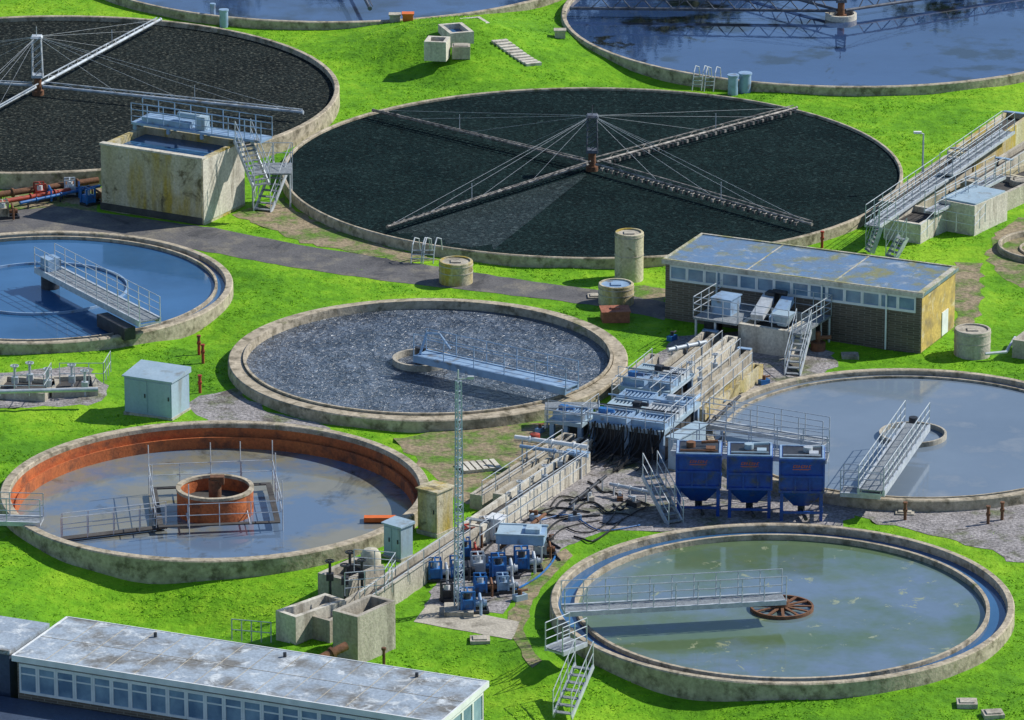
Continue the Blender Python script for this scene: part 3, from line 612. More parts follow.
# ------------------------------------------------------------ screening platform (middle)
p0 = W(738,350); p1 = W(788,358); DZ=1.3
t, o, a, L = chamber('screening_chamber', 'concrete screening chamber with pale walls under platform', p0, p1, 3.0, DZ, .22, .4, concrete_pale)
t = thing('screening_platform', 'steel platform with railings around screening machine', 'platform', (o.x,o.y,0))
m = MB((o.x,o.y,0), a); m.box(-2.3,-.05,-.1,3.2,DZ-.1,DZ); put(m, 'deck', grate, t)
m = MB((o.x,o.y,0), a); m.box(L+.05,L+.7,-.1,3.2,DZ-.1,DZ); put(m, 'deck', grate, t)
for r in ([(-2.3,-.1),(0,-.1)],[(-2.3,3.2),(L+.7,3.2)],[(-2.3,-.1),(-2.3,3.2)],[(0,0),(L,0)],[(L+.7,-.1),(L+.7,3.2)]):
    m = MB((o.x,o.y,DZ), a); m.rail([(*r[0],.0),(*r[1],.0)], 1.0, .9, .024, mids=2); put(m, 'railing', galv, t)
for x in (-2.2,-1.2,L+.65):
    for y in (0,3.1): m = MB((o.x,o.y,0), a); m.tube((x,y,0),(x,y,DZ-.1), .06); put(m, 'leg', galv, t)
t = thing('screening_machine', 'inclined steel screening machine with motor and hopper', 'machine', (o.x,o.y,DZ))
for x in (.35,1.3):
    m = MB((o.x,o.y,DZ), a); m.beam((x,2.6,.8),(x+.3,.6,.35), .6, .3); put(m, 'screen_body', galv if x<1 else steel_blue, t)
m = MB((o.x,o.y,DZ), a); m.box(.2,.7,2.4,2.9,.4,.9); m.tube((.5,2.7,.9),(1.2,2.7,.9), .13, 0, 12); put(m, 'motor', dark_metal, t)
m = MB((o.x,o.y,DZ), a); m.box(-1.8,-.8,.8,1.9,0,.75); m.box(-1.85,-.75,.75,1.95,.75,.8); put(m, 'control_box', steel_blue, t)
m = MB((o.x,o.y,DZ), a); m.frust((2.0,.7,.02), .4,.4,.9,.8,.6); put(m, 'hopper', cabinet_paint, t)
stair('galvanised stair down from screening platform', (o.x+(L+.7)*cos(a)+.1, o.y+(L+.7)*sin(a)+.6, DZ), W(792,376), .7)
cabinet('control_cabinet', 'dark control cabinet beside screening platform', (704,332), (718,334), .5, 1.2, dark_metal, .03, 1)
m = MB(W(818,350)); m.cyl((0,0,0),.35,.4,0,16); m.cyl((0,0,.4),.13,.5,0,10); m.tube((0,0,.6),(.6,.1,.6),.1,0,8); put(m,'yard_pump',rust,None,'rusty pump beside brick wall','pump')

# ------------------------------------------------------------ screen decks & hoses (centre yard)
def screen_deck(label, q0, q1, D, DH, nk, nj, railsides=True):
    p0 = W(*q0); p1 = W(*q1); d=p1-p0; L=d.length; a=atan2(d.y,d.x)
    t = thing('screen_deck', label, 'deck', p0)
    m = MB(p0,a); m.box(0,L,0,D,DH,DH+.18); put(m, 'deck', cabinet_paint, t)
    m = MB(p0,a); m.box(.3,L-.3,.9,D-.1,0,DH-.002); put(m, 'underside_shade', concrete_dark, t)  # dark block standing in for the shade beneath the deck
    for x in (.15,L/2,L-.15):
        for y in (.15,D-.15): m = MB(p0,a); m.box(x-.1,x+.1,y-.1,y+.1,0,DH-.002); put(m, 'leg', steel_blue, t)
    Z1=DH+.18; st=(D-.4)/nk
    for k in range(nk):
        for j in range(nj):
            y0=.25+k*st; x0=.12+j*L/nj; x1=x0+L/nj-.22; y1=y0+st-.3
            m = MB(p0,a)
            m.box(x0,x1,y0,y0+.08,Z1+.003,Z1+.3); m.box(x0,x1,y1,y1+.08,Z1+.003,Z1+.3); m.box(x0,x0+.08,y0+.08,y1,Z1+.003,Z1+.28); m.box(x1-.08,x1,y0+.08,y1,Z1+.003,Z1+.28)
            for i in range(8): x=x0+.15+i*(x1-x0-.35)/7; m.box(x,x+.05,y0+.08,y1,Z1+.18,Z1+.24)
            if (k+j)%2: m.box(x0+.1,x1-.25,y0+.12,(y0+y1)/2,Z1+.245,Z1+.29)
            put(m, 'screen_bay', [steel_blue, cabinet_paint, steel_blue, galv][(k+2*j)%4], t)
        m = MB(p0,a); x=.3+(k%3)*L*.3; m.box(x,x+.35,y0+.2,y0+.5,Z1+.3,Z1+.55); m.tube((x+.35,y0+.35,Z1+.45),(x+.7,y0+.35,Z1+.45),.09,0,10); put(m,'drive_motor',[blue_bright,dark_metal,galv][k%3],t)
        m = MB(p0,a); m.tube((-.2,y0-.08,Z1+.38),(L+.05,y0-.02,Z1+.38),.04,0,8); put(m,'spray_pipe',[galv,dark_metal,steel_blue][k%3],t)
    m = MB((p0.x,p0.y,Z1),a); m.rail([(0,0,0),(L,0,0)],.9,.8,.02,mids=1); put(m,'railing',galv,t)
    m = MB((p0.x,p0.y,Z1),a); m.rail([(L,0,0),(L,D,0)],.9,1.0,.02,mids=1); put(m,'railing',galv,t)
    return p0,a,L
p0,a,L = screen_deck('raised steel deck with pale blue slatted screen bays', (588,454),(664,464),4.6,1.3,3,2)
screen_deck('lower steel deck with slatted covers beside channels', (618,408),(670,415),3.0,.9,2,2)
screen_deck('small steel deck with screen beside yard channel', (548,438),(582,443),1.8,.7,1,1)
for i in range(34):
    x = .02+i*L/34; pts=[]
    ox = random.uniform(-1.6,.5); fl=random.uniform(.4,2.2)
    for k in range(9):
        f=k/8; pts.append((x+ox*f*f+.1*sin(f*6+i), -.05-fl*f**1.8, (1.3+.18)*(1-f)**1.4+.05+.02*(i%5)))
    m = MB(p0,a); m.path(pts, .035); put(m, 'black_hose', black_rubber, None, 'black rubber hose hanging from deck to ground', 'hose', 'black hoses hanging off the deck')
m = MB(p0,a); m.box(.1,L-.1,.3,.85,0,1.25); put(m,'pump_casing',dark_metal,None,'dark steel pump casing under raised deck','pump casing')
cabinet('steel_tank','pale blue steel tank beside raised deck',(668,470),(678,472),2.4,1.5,cabinet_paint,.0,1,cat='steel tank')
stair('steep galvanised stair beside blue hoppers', W(650,474,1.5), W(676,524,0), .7)

bridge('access_walkway', 'galvanised walkway with railings behind blue hoppers', 'walkway', W(672,448,1.7), W(828,456,1.7), 1.7, .9, galv, 1.1, mids=1, depth=.2)
bridge('access_walkway', 'galvanised walkway with railings beside settling tank', 'walkway', W(706,422,.8), W(826,442,.8), .8, .7, galv, 1.2, mids=1, depth=.15)

# ------------------------------------------------------------ blue hoppers
for i, q in enumerate(((699,516),(750,518),(802,521))):
    p = W(*q); p.y += .8; t = thing('blue_hopper', 'dark blue steel hopper bin on legs with orange mark', 'hopper', p, 'row of blue hopper bins')
    a_ = -.05; w=1.84; dd=1.7; zb=1.3; zt=2.8
    m = MB(p,a_); m.box(-w/2,w/2,-dd/2,dd/2,zb,zt); m.frust((0,0,.5), .65,.55, w,dd, zb-.502); put(m, 'bin', blue_paint, t)
    m = MB(p,a_)
    for z in (zb,zb+.68,zt-.1): m.box(-w/2-.06,w/2+.06,-dd/2-.08,-dd/2-.001,z,z+.1); m.box(w/2+.001,w/2+.06,-dd/2,dd/2,z,z+.1); m.box(-w/2-.06,-w/2-.001,-dd/2,dd/2,z,z+.1)
    for x in (-w/2-.06,-w/6,w/6,w/2-.02): m.box(x,x+.08,-dd/2-.075,-dd/2-.002,zb+.1,zb+.68)
    for x in (-w/2-.06,w/2-.02): m.box(x,x+.08,-dd/2-.075,-dd/2-.002,zb+.78,zt-.1)
    put(m, 'rib', blue_paint, t)
    m = MB(p,a_); z=.35
    m.box(-w/2,w/2,-dd/2-.03,-dd/2+.05,z,z+.1); m.box(-w/2,-w/2+.08,-dd/2+.05,dd/2,z,z+.1); m.box(w/2-.08,w/2,-dd/2+.05,dd/2,z,z+.1)
    put(m,'frame',blue_paint,t)
    m = MB(p,a_)
    m.box(-w/2-.03,w/2+.03,-dd/2-.03,-dd/2+.06,zt+.003,zt+.06); m.box(-w/2-.03,w/2+.03,dd/2-.06,dd/2+.03,zt+.003,zt+.06); m.box(-w/2-.03,-w/2+.06,-dd/2+.06,dd/2-.06,zt+.003,zt+.06); m.box(w/2-.06,w/2+.03,-dd/2+.06,dd/2-.06,zt+.003,zt+.06)
    put(m, 'top_rim', steel_blue, t)
    m = MB(p,a_); m.box(-w/2+.1,w/2-.1,-dd/2+.1,dd/2-.1,zt+.001,zt+.03); put(m, 'lid', dark_metal, t)
    m = MB(p,a_); m.cyl((-.35+.3*i,.1,zt+.03), .2, .22, 0, 14); m.tube((.1,.2,zt+.2),(.8,.3,zt+.22), .07, 0, 8); m.box(.3,.7,-.5,-.1,zt+.03,zt+.15); m.tube((-.8,-.6,zt+.1),(.8,-.6,zt+.1),.04); put(m, 'top_fitting', [rust,cabinet_paint,galv][i], t)
    for sx in (1,-1):
        for sy in (1,-1):
            m = MB(p,a_); x=sx*(w/2-.08); y=sy*(dd/2-.08); m.box(x-.07,x+.07,y-.07,y+.07,0,zb-.002); put(m, 'leg', blue_paint, t)
    m = MB(p,a_); m.cyl((0,0,.1), .16,.4,0,12); m.tube((0,0,.25),(.2,-1.1,.2), .09,0,10); put(m, 'outlet_pipe', dark_metal, t)
    m = MB(p,a_); y=-dd/2-.012; z1=zt-.26; z0=z1-.13
    def bar(x,za,x2,zb2,wd=.03): m.add([(x,y,za),(x+wd,y,za),(x2+wd,y,zb2),(x2,y,zb2)],[(0,1,2,3)])
    for k in range(7):
        x=-.38+k*.11; sh=.04
        bar(x,z0,x+sh,z1)
        if k%3==0: bar(x+.04,z0,x+.05,z0+.03,.04); bar(x+.07,z1-.03,x+.08,z1,.04)
        elif k%3==1: bar(x+.06,z0,x+sh+.05,z1,.02)
        else: bar(x+.05,z0+.05,x+.06,z0+.08,.04)
    m.add([(-.4,y,z0-.09),(.25,y,z0-.09),(.4,y,z0-.05),(-.38,y,z0-.06)],[(0,1,2,3)])
    put(m, 'orange_mark', mark_orange, t, smooth=False)

# ------------------------------------------------------------ blue pump machinery
def pump(px, py, rot, s, main, cap, label):
    p = W(px,py); t = thing('pump_set', label, 'pump', p, 'pump sets in the machinery yard')
    m = MB(p,rot)
    for y in (-.35,.35): m.box(-.8*s,.8*s,y*s-.05,y*s+.05,0.02,.14)
    m.box(-.8*s,-.7*s,-.35*s,.35*s,.025,.135); m.box(.7*s,.8*s,-.35*s,.35*s,.025,.135); put(m, 'skid', dark_metal, t)
    m = MB(p,rot)
    for x in (-.72,.0):
        for y in (-.36,.36): m.box(x*s-.04,x*s+.04,y*s-.04,y*s+.04,.14,1.25*s)
    m.box(-.76*s,.04*s,-.4*s,-.32*s,1.25*s,1.33*s); m.box(-.76*s,.04*s,.32*s,.4*s,1.25*s,1.33*s); m.box(-.4*s,-.32*s,-.32*s,.32*s,1.25*s,1.33*s); put(m,'frame',main,t)
    m = MB(p,rot); m.box(-.66*s,-.06*s,-.3*s,.3*s,.145,.8*s)
    for k in range(5): m.box(-.6*s+k*.11*s,-.56*s+k*.11*s,-.32*s,-.302*s,.2,.72*s)
    put(m, 'housing', main, t)
    m = MB(p,rot); m.tube((-.04*s,0,.5*s),(.7*s,0,.5*s), .18*s, 0, 14); m.tube((.3*s,0,.5*s),(.3*s,0,1.05*s), .08*s, 0, 10); m.tube((.3*s,0,1.05*s),(.3*s,-.8*s,.9*s), .08*s, 0, 10); m.tube((.3*s,-.8*s,.9*s),(.3*s,-.8*s,.1*s), .08*s, 0, 10); m.tube((.5*s,0,.5*s),(.56*s,0,.5*s),.25*s,0,14); put(m, 'motor', cap, t)
    m = MB(p,rot); m.cyl((-.36*s,0,.8*s),.2*s,.35*s,0,14); put(m, 'top_vessel', random.choice([white_paint,galv,steel_blue,dark_metal]), t)
PB = 'blue electric pump set with pipework on steel skid'
for q in ((441,580,.1,.7,blue_bright,galv),(463,578,.1,.7,blue_bright,dark_metal),(484,574,.1,.7,galv,blue_bright),(505,577,.1,.75,blue_bright,galv),(528,570,.1,.75,blue_bright,galv),(474,612,.1,.75,blue_bright,steel_blue),(452,600,.1,.6,dark_metal,galv),(486,594,.1,.65,blue_bright,rust),(470,558,.1,.65,blue_bright,red_paint),(545,556,.1,.6,galv,rust),(508,592,.1,.6,steel_blue,galv)):
    pump(*q, PB if q[4] is blue_bright else 'grey pump set with pipework on steel skid')
pump(472,546,.4,.7,red_paint,rust,'red diesel pump on skid beside hoses'); pump(490,535,.2,.6,white_paint,galv,'white pump set beside hoses')
p=W(496,562); t = thing('settling_unit', 'pale blue rectangular steel tank on frame', 'steel tank', p)
m = MB(p,-.12); m.box(0,2.0,0,1.3,.8,1.2); put(m,'tank_body',steel_blue,t)
m = MB(p,-.12); m.box(-.05,2.05,-.05,.05,1.203,1.27); m.box(-.05,2.05,1.25,1.35,1.203,1.27); m.box(.0,1.0,.1,1.2,1.203,1.24); m.box(1.2,1.8,.3,1.0,1.203,1.4); put(m,'lid',cabinet_paint,t)
for x in (.1,1.9):
    for y in (.1,1.2): m = MB(p,-.12); m.tube((x,y,0),(x,y,.8), .05); put(m,'leg',galv,t)
def curve(pts, n=24):
    out=[]; P_=[pts[0]]+pts+[pts[-1]]; kk=n//(len(pts)-1)+1
    for i in range(len(pts)-1):
        a,b,c_,d_=P_[i],P_[i+1],P_[i+2],P_[i+3]
        for k in range(kk):
            f=k/kk; out.append(.5*((2*b)+(c_-a)*f+(2*a-5*b+4*c_-d_)*f*f+(3*b-a-3*c_+d_)*f**3))
    out.append(pts[-1]); return out
hp = [[(560,548),(530,530),(510,520),(520,512),(560,516)],[(600,520),(560,530),(540,560),(520,575)],[(590,512),(550,508),(520,525),(490,545),(470,570)],[(640,525),(600,530),(570,515),(540,520)],[(560,560),(545,540),(560,520),(600,515)],[(450,592),(440,600),(465,606),(490,600)],[(540,545),(555,555),(540,575),(515,590)]]
for k in range(10):
    x=random.uniform(560,650); y=random.uniform(492,520); q=[(x,y)]
    for j in range(4): x-=random.uniform(6,18); y+=random.uniform(-6,12); q.append((x,min(y,550)))
    hp.append(q)
for i,h_ in enumerate(hp):
    o=W(*h_[0]); pts=[W(*q,.06)-o for q in h_]; m=MB(o); m.path(curve(pts), .032 if i%2 else .045); put(m,'ground_hose', blue_bright if i in (3,6) else black_rubber, None, 'hose snaking over gravel yard' , 'hose','hoses lying in the yard')
for (x0,y0,x1,y1,z,r,mt,lb) in ((515,437,588,447,1.3,.1,white_paint,'white pipe spanning from tank rim to deck'),(520,446,588,456,1.1,.08,steel_blue,'pale blue pipe spanning to deck'),(500,548,545,514,.5,.08,rust,'rusty pipe above yard'),(700,395,650,435,.9,.07,steel_blue,'pale blue pipe along channel'),(570,504,606,476,.6,.07,dark_metal,'dark pipe beside channel'),(610,484,650,492,.5,.08,galv,'galvanised pipe below deck'),(740,396,690,440,.9,.07,dark_metal,'dark pipe beside walkway'),(668,350,706,342,.9,.1,galv,'galvanised pipe by screening platform')):
    a0=W(x0,y0,z); b0=W(x1,y1,z); t=thing('pipe_run',lb,'pipe',(a0.x,a0.y,0)); m=MB(a0); m.tube((0,0,0),b0-a0,r,0,10)
    for f in (.2,.5,.8): m.tube((b0-a0)*f,(b0-a0)*(f+.02),r*1.5,0,12)
    put(m,'pipe',mt,t)
    for f in (.1,.5,.9): m=MB(a0); q=(b0-a0)*f; m.tube(q-Vector((0,0,z)),q,.04); put(m,'support',galv,t)
m=MB(W(535,440,1.2)); m.lathe([(.02,-.05),(.22,0),(.22,.28),(.02,.36)],n=16); put(m,'intake_pump',red_paint,None,'red pump body on pipe at tank rim','pump')

t=thing('sampling_platform','small steel sampling platform at tank edge','platform',W(545,425))
m=MB(W(545,425)); m.box(0,2.4,-.5,.4,.9,.96); put(m,'deck',grate,t)
m=MB(W(545,425,.96)); m.rail([(0,-.5,0),(2.4,-.5,0),(2.4,.4,0)],1.0,.8,.022,mids=2); put(m,'railing',galv,t)
for x in (.1,2.3):
    for y in (-.4,.3): m=MB(W(545,425)); m.tube((x,y,0),(x,y,.9),.05); put(m,'leg',galv,t)

bridge('access_walkway', 'small landing with railings at tank rim', 'walkway', W(554,650,.8), W(578,640,.8), .8, .9, galv, .7, mids=2, depth=.15)
stair('long galvanised stair down grass bank', W(584,664,.9), W(562,716,-.3), .75)
bridge('access_walkway', 'small landing with railings at grey tank rim', 'walkway', W(842,490,.8), W(882,493,.8), .8, .8, galv, .7, mids=2, depth=.15)

p=W(480,468); t=thing('pallet','weathered timber pallet stack on soil','pallet',p)
m=MB(p,.3)
for k in range(6): m.box(-.9+k*.3,-.9+k*.3+.22,-.6,.6,.12,.16)
for y in (-.55,0,.5): m.box(-.9,.85,y,y+.08,.0,.121)
put(m,'slats',concrete_pale,t)
def clutter(x,y,s,mt,rot,lab='small machinery part standing on yard gravel'):
    p=W(x,y); t=thing('yard_fitting',lab,'fitting',p,'fittings scattered in the yard')
    m=MB(p,rot); m.box(-s,s,-s*.6,s*.6,0,s*.9); put(m,'base',mt,t)
    m=MB(p,rot); m.cyl((0,0,s*.9),s*.35,s*.8,0,12); m.tube((0,0,s*1.4),(s*1.3,0,s*1.4),s*.2,0,8); put(m,'pipe_stub',random.choice([galv,rust,steel_blue,dark_metal]),t)
mm=[galv,concrete,steel_blue,rust,dark_metal,cabinet_paint,concrete_dark,blue_bright]
for k,(x,y) in enumerate(((606,436),(590,500),(575,520),(710,440),(724,410),(742,398),(700,446),(764,384),(778,388),(690,350),(540,432),(448,562),(430,570),(520,600),(550,540),(672,340),(590,425),(570,426),(536,520),(620,500),(634,506),(612,392))):
    clutter(x,y,random.uniform(.14,.28),mm[k%8],random.uniform(0,3))

for (x,y) in ((203,361),(199,352),(822,247),(200,392),(988,524),(1002,520),(905,520)):
    p=W(x,y); m=MB(p); m.cyl((0,0,-.3),.07,1.05,0,10); m.cyl((0,0,.75),.1,.07,0,10); m.cbox((0,0,.4),.18,.18,.1); put(m,'red_marker_post',red_paint if x<900 else rust,None,'short red marker post standing on grass','post','red marker posts')
for (x,y) in ((967,703),(993,714),(596,297),(905,513),(850,356),(480,640)):
    p=W(x,y,0); m=MB(p,random.uniform(-.3,.3)); m.box(-.4,.4,-.35,.35,-.3,.08); m.box(-.28,.28,-.24,.24,.08,.13); put(m,'manhole_cover',concrete,None,'square concrete manhole cover set in grass','manhole','manhole covers in the grass')

for (x0,y0,x1,y1,z,r,mt,lb) in ((-10,196,98,180,.5,.16,rust,'large rusty pipe on ground'),(-10,204,70,190,.4,.12,red_paint,'red pipe run beside road'),(20,203,100,186,.4,.08,blue_bright,'blue pipe run beside road')):
    a0=W(x0,y0,z); b0=W(x1,y1,z); t=thing('pipe_run',lb,'pipe',(a0.x,a0.y,0)); m=MB(a0); m.tube((0,0,0),b0-a0,r,0,12)
    for f in (.2,.5,.8): m.tube((b0-a0)*f,(b0-a0)*(f+.015),r*1.5,0,12)
    put(m,'pipe',mt,t)
    for f in (.1,.5,.9): m=MB(a0); q=(b0-a0)*f; m.tube(q-Vector((0,0,z)),q,.05); put(m,'support',dark_metal,t)
pump(45,200,.3,.7,red_paint,blue_bright,'red and blue pump beside filter bed')
pump(75,196,.1,.7,galv,blue_bright,'grey pump beside filter bed'); pump(92,204,.7,.7,blue_bright,rust,'blue pump beside filter bed')
pump(8,218,.2,.7,concrete_rim,rust,'weathered pump beside road')
chamber('concrete_channel','low concrete valve pit with railings',W(-10,398),W(45,402),2.2,.4,.2,.2,concrete)
chamber('concrete_channel','low concrete valve pit beside kiosk',W(52,398),W(98,396),2.0,.4,.2,.2,concrete)
for (x,y) in ((0,396),(60,384)):
    m=MB(W(x,y,.4)); m.rail([(0,0,0),(2.0,0,0),(2.2,1.8,0)],1.0,.7,.022,mids=1); put(m,'railing',galv,None,'steel railing at valve pit','railing')
m=MB(W(20,392,.8)); m.tube((-1.5,0,0),(3.5,.4,0),.1,0,10); put(m,'pipe_run',galv,None,'galvanised pipe over valve pit','pipe')
chamber('concrete_chamber','low concrete chamber with railing at tank edge',W(1012,356),W(1040,360),2.0,.8,.2,.3,concrete)
m=MB(W(985,360)); m.path([Vector((0,0,.3)),Vector((1,.3,.3)),Vector((1.6,2.5,.3))],.08); put(m,'pipe_run',galv,None,'thin pipe bending along grass','pipe')

# ------------------------------------------------------------ trees beyond the tanks (mirrored in the water)
leaf = M('tree_leaves',(.05,.08,.03),(.09,.10,.04),1.5,.8,bump=0)
bark = M('bark',(.10,.08,.06),(.06,.05,.04),3,.9)
def tree(x,y,h):
    t=thing('tree','tall sparse tree with thin crown standing in field','tree',(x,y,-.2),'trees beyond the tanks')
    m=MB((x,y,-.2)); tips=[]
    def br(p,d,l,r,dep):
        q=p+d*l; m.tube(p,q,r,0,6,r*.65)
        if dep==0: tips.append(q); return
        for k in range(3 if dep>1 else 4):
            nd=(d+Vector((random.uniform(-.75,.75),random.uniform(-.75,.75),random.uniform(-.1,.5)))).normalized(); br(q,nd,l*random.uniform(.55,.8),r*.6,dep-1)
    br(Vector((0,0,0)),Vector((random.uniform(-.05,.05),0,1)),h*.32,h*.028,4); put(m,'trunk',bark,t)
    m=MB((x,y,-.2))
    for q in tips:
        for k in range(11):
            c=q+Vector((random.gauss(0,.4),random.gauss(0,.4),random.gauss(0,.4))); a_=Vector((random.uniform(-1,1),random.uniform(-1,1),random.uniform(-1,1)))*.22; b_=Vector((random.uniform(-1,1),random.uniform(-1,1),random.uniform(-1,1)))*.22
            m.add([c-a_,c+b_,c+a_,c-b_],[(0,1,2,3)])
    put(m,'crown',leaf,t,smooth=False)
for (x,y,h) in ((4,348,12),(7.5,351,13.5),(11,347,12),(14.5,350,12),(-12,362,13),(-18,358,12),(30,350,11),(27,353,12),(21,360,12)): tree(x,y,h)

# ------------------------------------------------------------ paved / bare areas
def area(name, poly, mat, z, lab=None, jit=.25):
    pts=[W(*q) for q in poly]; out=[]
    n=len(pts)
    for i in range(n):
        a_,b_=pts[i],pts[(i+1)%n]; k=max(1,int((b_-a_).length/.6))
        for j in range(k):
            p=a_.lerp(b_,j/k); out.append((p.x+random.uniform(-jit,jit),p.y+random.uniform(-jit,jit),z))
    m=MB((0,0,0)); m.add(out,[tuple(range(len(out)))]); put(m,name,mat,None,kind='structure',smooth=False,origin=(0,0,0))
    POLYS.append(np.array([(p[0],p[1]) for p in out]))
area('asphalt_road',[(-60,238),(-60,214),(60,207),(100,213),(215,228),(300,245),(420,264),(520,280),(610,292),(668,303),(664,320),(600,306),(500,294),(400,283),(300,269),(220,254),(170,245),(60,237)],asphalt,.010,jit=.08)
area('gravel_ground',[(190,402),(215,392),(238,386),(262,408),(330,428),(330,432),(300,430),(205,426)],gravel,.004)
area('soil_ground',[(235,214),(262,205),(285,198),(300,212),(340,233),(400,250),(440,260),(400,262),(300,242)],soil,.014)
area('soil_ground',[(392,440),(450,428),(520,425),(560,420),(600,440),(560,470),(530,490),(480,505),(455,500),(440,485),(425,470)],soil,.004)
area('gravel_ground',[(560,470),(600,425),(620,385),(680,335),(745,330),(830,352),(840,362),(800,385),(720,395),(705,420),(700,455),(820,470),(860,508),(836,530),(760,524),(680,528),(640,532),(600,530),(560,550),(530,580),(500,612),(430,612),(432,590),(450,560),(500,520),(530,500)],gravel,.008)
area('gravel_ground',[(828,508),(880,508),(980,505),(1024,492),(1080,500),(1080,570),(1010,560),(960,540),(880,524)],gravel,.012)
area('soil_ground',[(985,262),(995,232),(1020,218),(1090,215),(1090,290),(1020,288)],soil,.006)
area('concrete_slab',[(414,622),(428,604),(520,622),(512,640)],concrete,.016,jit=.02)
area('dirt_path',[(512,640),(508,618),(520,590),(545,560),(565,548),(572,556),(548,580),(532,605),(524,630),(540,660),(530,668)],soil,.012,jit=.1)
area('soil_ground',[(936,280),(958,262),(980,264),(984,290),(975,322),(955,330),(952,300)],soil,.010)
area('gravel_ground',[(-40,375),(85,366),(110,390),(92,404),(-40,410)],gravel,.004)
area('soil_ground',[(0,200),(0,180),(80,178),(105,190),(100,214),(20,212)],soil,.006)
area('soil_ground',[(596,292),(640,284),(668,290),(668,303),(620,300)],soil,.006)

def inside(poly,x,y):
    ins=np.zeros(len(x),bool); n=len(poly); j=n-1
    for i in range(n):
        xi,yi=poly[i]; xj,yj=poly[j]
        with np.errstate(divide='ignore',invalid='ignore'):
            c_=((yi>y)!=(yj>y))&(x<(xj-xi)*(y-yi)/(yj-yi+1e-12)+xi)
        ins^=c_; j=i
    return ins
# ------------------------------------------------------------ ground sheet
vs=[]; es=[]
for (x,y,r) in DISCS:
    k=len(vs); n=72
    for i in range(n): vs.append(Vector((x+(r-.1)*cos(2*pi*i/n), y+(r-.1)*sin(2*pi*i/n))))
    es += [(k+i,k+(i+1)%n) for i in range(n)]
def gp(x,y,mg=.35):
    if all(abs(hypot(x-d_[0],y-d_[1])-d_[2])>mg and hypot(x-d_[0],y-d_[1])>d_[2]-1 for d_ in DISCS): vs.append(Vector((float(x),float(y))))
outl=[]
for pl in POLYS:
    for q in pl: gp(q[0],q[1],.15); outl.append(q)
for x in np.arange(-36,36.1,.9):
    for y in np.arange(200,322,.9): gp(x,y)
for x in np.arange(-90,91,5):
    for y in np.arange(160,390,5):
        if abs(x)>37 or y<198 or y>323: gp(x,y)
for q in ((-1500,-800),(1500,-800),(1500,2500),(-1500,2500)): vs.append(Vector(q))
r_=delaunay_2d_cdt(vs,es,[],0,1e-4); V2,_,F2=r_[0],r_[1],r_[2]
fs=[]
for f in F2:
    cx=sum(V2[i].x for i in f)/len(f); cy=sum(V2[i].y for i in f)/len(f)
    if any(hypot(cx-d_[0],cy-d_[1])<d_[2]-.12 for d_ in DISCS): continue
    fs.append(f)
gx=np.array([p.x for p in V2]); gy=np.array([p.y for p in V2]); gz=hgt(gx,gy)
flat=np.zeros(len(gx),bool)
for pl in POLYS: flat|=inside(pl,gx,gy)
ol=np.array(outl)
for i in range(len(gx)):
    if not flat[i] and abs(gx[i])<60 and np.min((ol[:,0]-gx[i])**2+(ol[:,1]-gy[i])**2)<.3**2: flat[i]=True
gz[flat]=0
m=MB((0,0,0)); m.add([(float(gx[i]),float(gy[i]),float(gz[i])) for i in range(len(gx))],fs); put(m,'ground',grass,None,kind='structure',origin=(0,0,0))

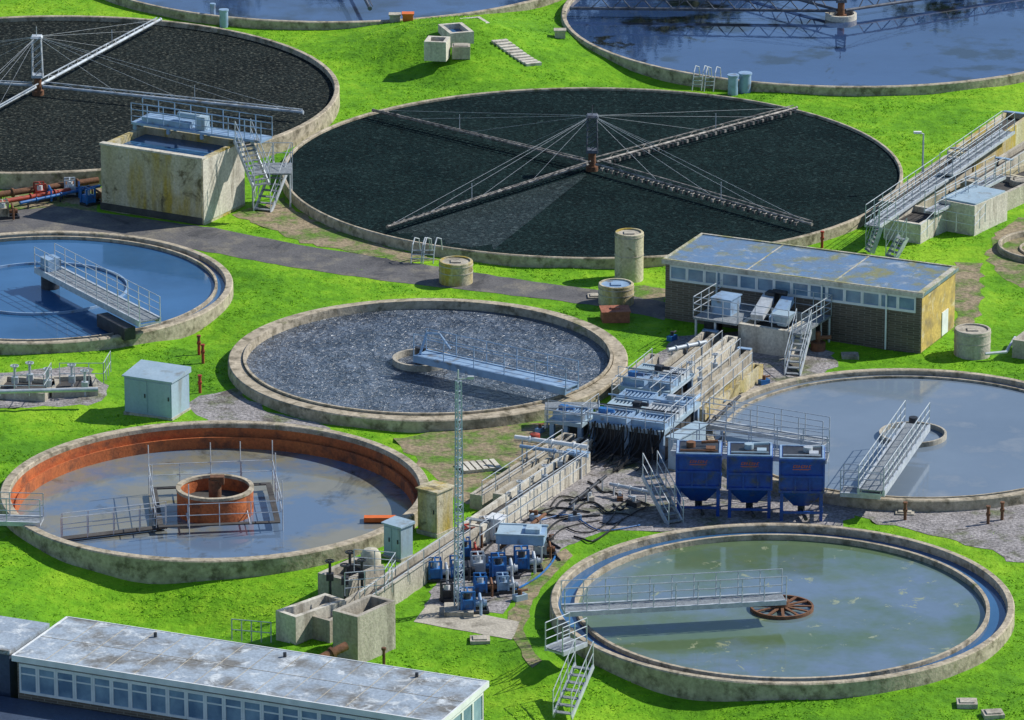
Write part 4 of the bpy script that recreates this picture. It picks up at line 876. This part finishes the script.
NT=110000
ty=rng.uniform(200,325,NT); tx=rng.uniform(-1,1,NT)*(ty*1.06*512/FP+2)
keep=np.ones(NT,bool)
for (x,y,r) in DISCS: keep&=np.hypot(tx-x,ty-y)>r+.03
for pl in POLYS: keep&=~(inside(pl,tx,ty)&(rng.random(NT)<.97))
tx=tx[keep];ty=ty[keep];n=len(tx);tz=hgt(tx,ty)
dens=np.sin(tx*.7+np.cos(ty*.5)*2)*.5+.5
hh=rng.uniform(.025,.06,n)*(.5+.7*dens)
V=np.zeros((n,3,3,3))
for b in range(3):
    an=rng.uniform(0,2*pi,n); ln=rng.uniform(.05,.13,n); la=rng.uniform(0,2*pi,n); w=rng.uniform(.02,.05,n)
    ox=rng.uniform(-.14,.14,n); oy=rng.uniform(-.14,.14,n)
    V[:,b,0]=np.stack([tx+ox-w*np.cos(an),ty+oy-w*np.sin(an),tz-.005],1)
    V[:,b,1]=np.stack([tx+ox+w*np.cos(an),ty+oy+w*np.sin(an),tz-.005],1)
    V[:,b,2]=np.stack([tx+ox+ln*np.cos(la),ty+oy+ln*np.sin(la),tz+hh],1)
me=bpy.data.meshes.new('grass_tufts'); nv=n*9
me.vertices.add(nv); me.vertices.foreach_set('co',V.reshape(-1)); me.loops.add(nv); me.loops.foreach_set('vertex_index',np.arange(nv,dtype=np.int32))
me.polygons.add(nv//3); me.polygons.foreach_set('loop_start',np.arange(0,nv,3,dtype=np.int32)); me.update(calc_edges=True)
me.materials.append(grass_blade); ob=bpy.data.objects.new('grass_tufts',me); COL.objects.link(ob); ob['kind']='stuff'; ob['label']='short bright green grass tufts covering the ground'; ob['category']='grass'

# ------------------------------------------------------------ light, camera
sun_v=Vector((.80,.30,0)).normalized(); el=radians(40); sv=Vector((sun_v.x*cos(el),sun_v.y*cos(el),sin(el)))
w=bpy.data.worlds.new('World'); scene.world=w; w.use_nodes=True; nt=w.node_tree
sky=nt.nodes.new('ShaderNodeTexSky'); sky.sky_type='NISHITA'; sky.sun_disc=False; sky.sun_elevation=el; sky.sun_rotation=atan2(sun_v.x,sun_v.y)
sky.dust_density=.2; sky.ozone_density=4
nt.links.new(sky.outputs[0],nt.nodes['Background'].inputs[0]); nt.nodes['Background'].inputs[1].default_value=.12
ld=bpy.data.lights.new('sun','SUN'); ld.energy=5.0; ld.angle=radians(.5); ld.color=(1,.96,.88)
lo=bpy.data.objects.new('sun',ld); COL.objects.link(lo); lo.rotation_euler=sv.to_track_quat('Z','Y').to_euler(); lo.location=(50,250,100)
cd=bpy.data.cameras.new('camera'); co=bpy.data.objects.new('camera',cd); COL.objects.link(co)
co.location=(0,0,H); co.rotation_euler=(pi/2-P,0,0); cd.sensor_width=36; cd.lens=36*FP/1024; cd.clip_start=1; cd.clip_end=4000
scene.camera=co
scene.view_settings.view_transform='Standard'; scene.view_settings.look='None'; scene.view_settings.exposure=0
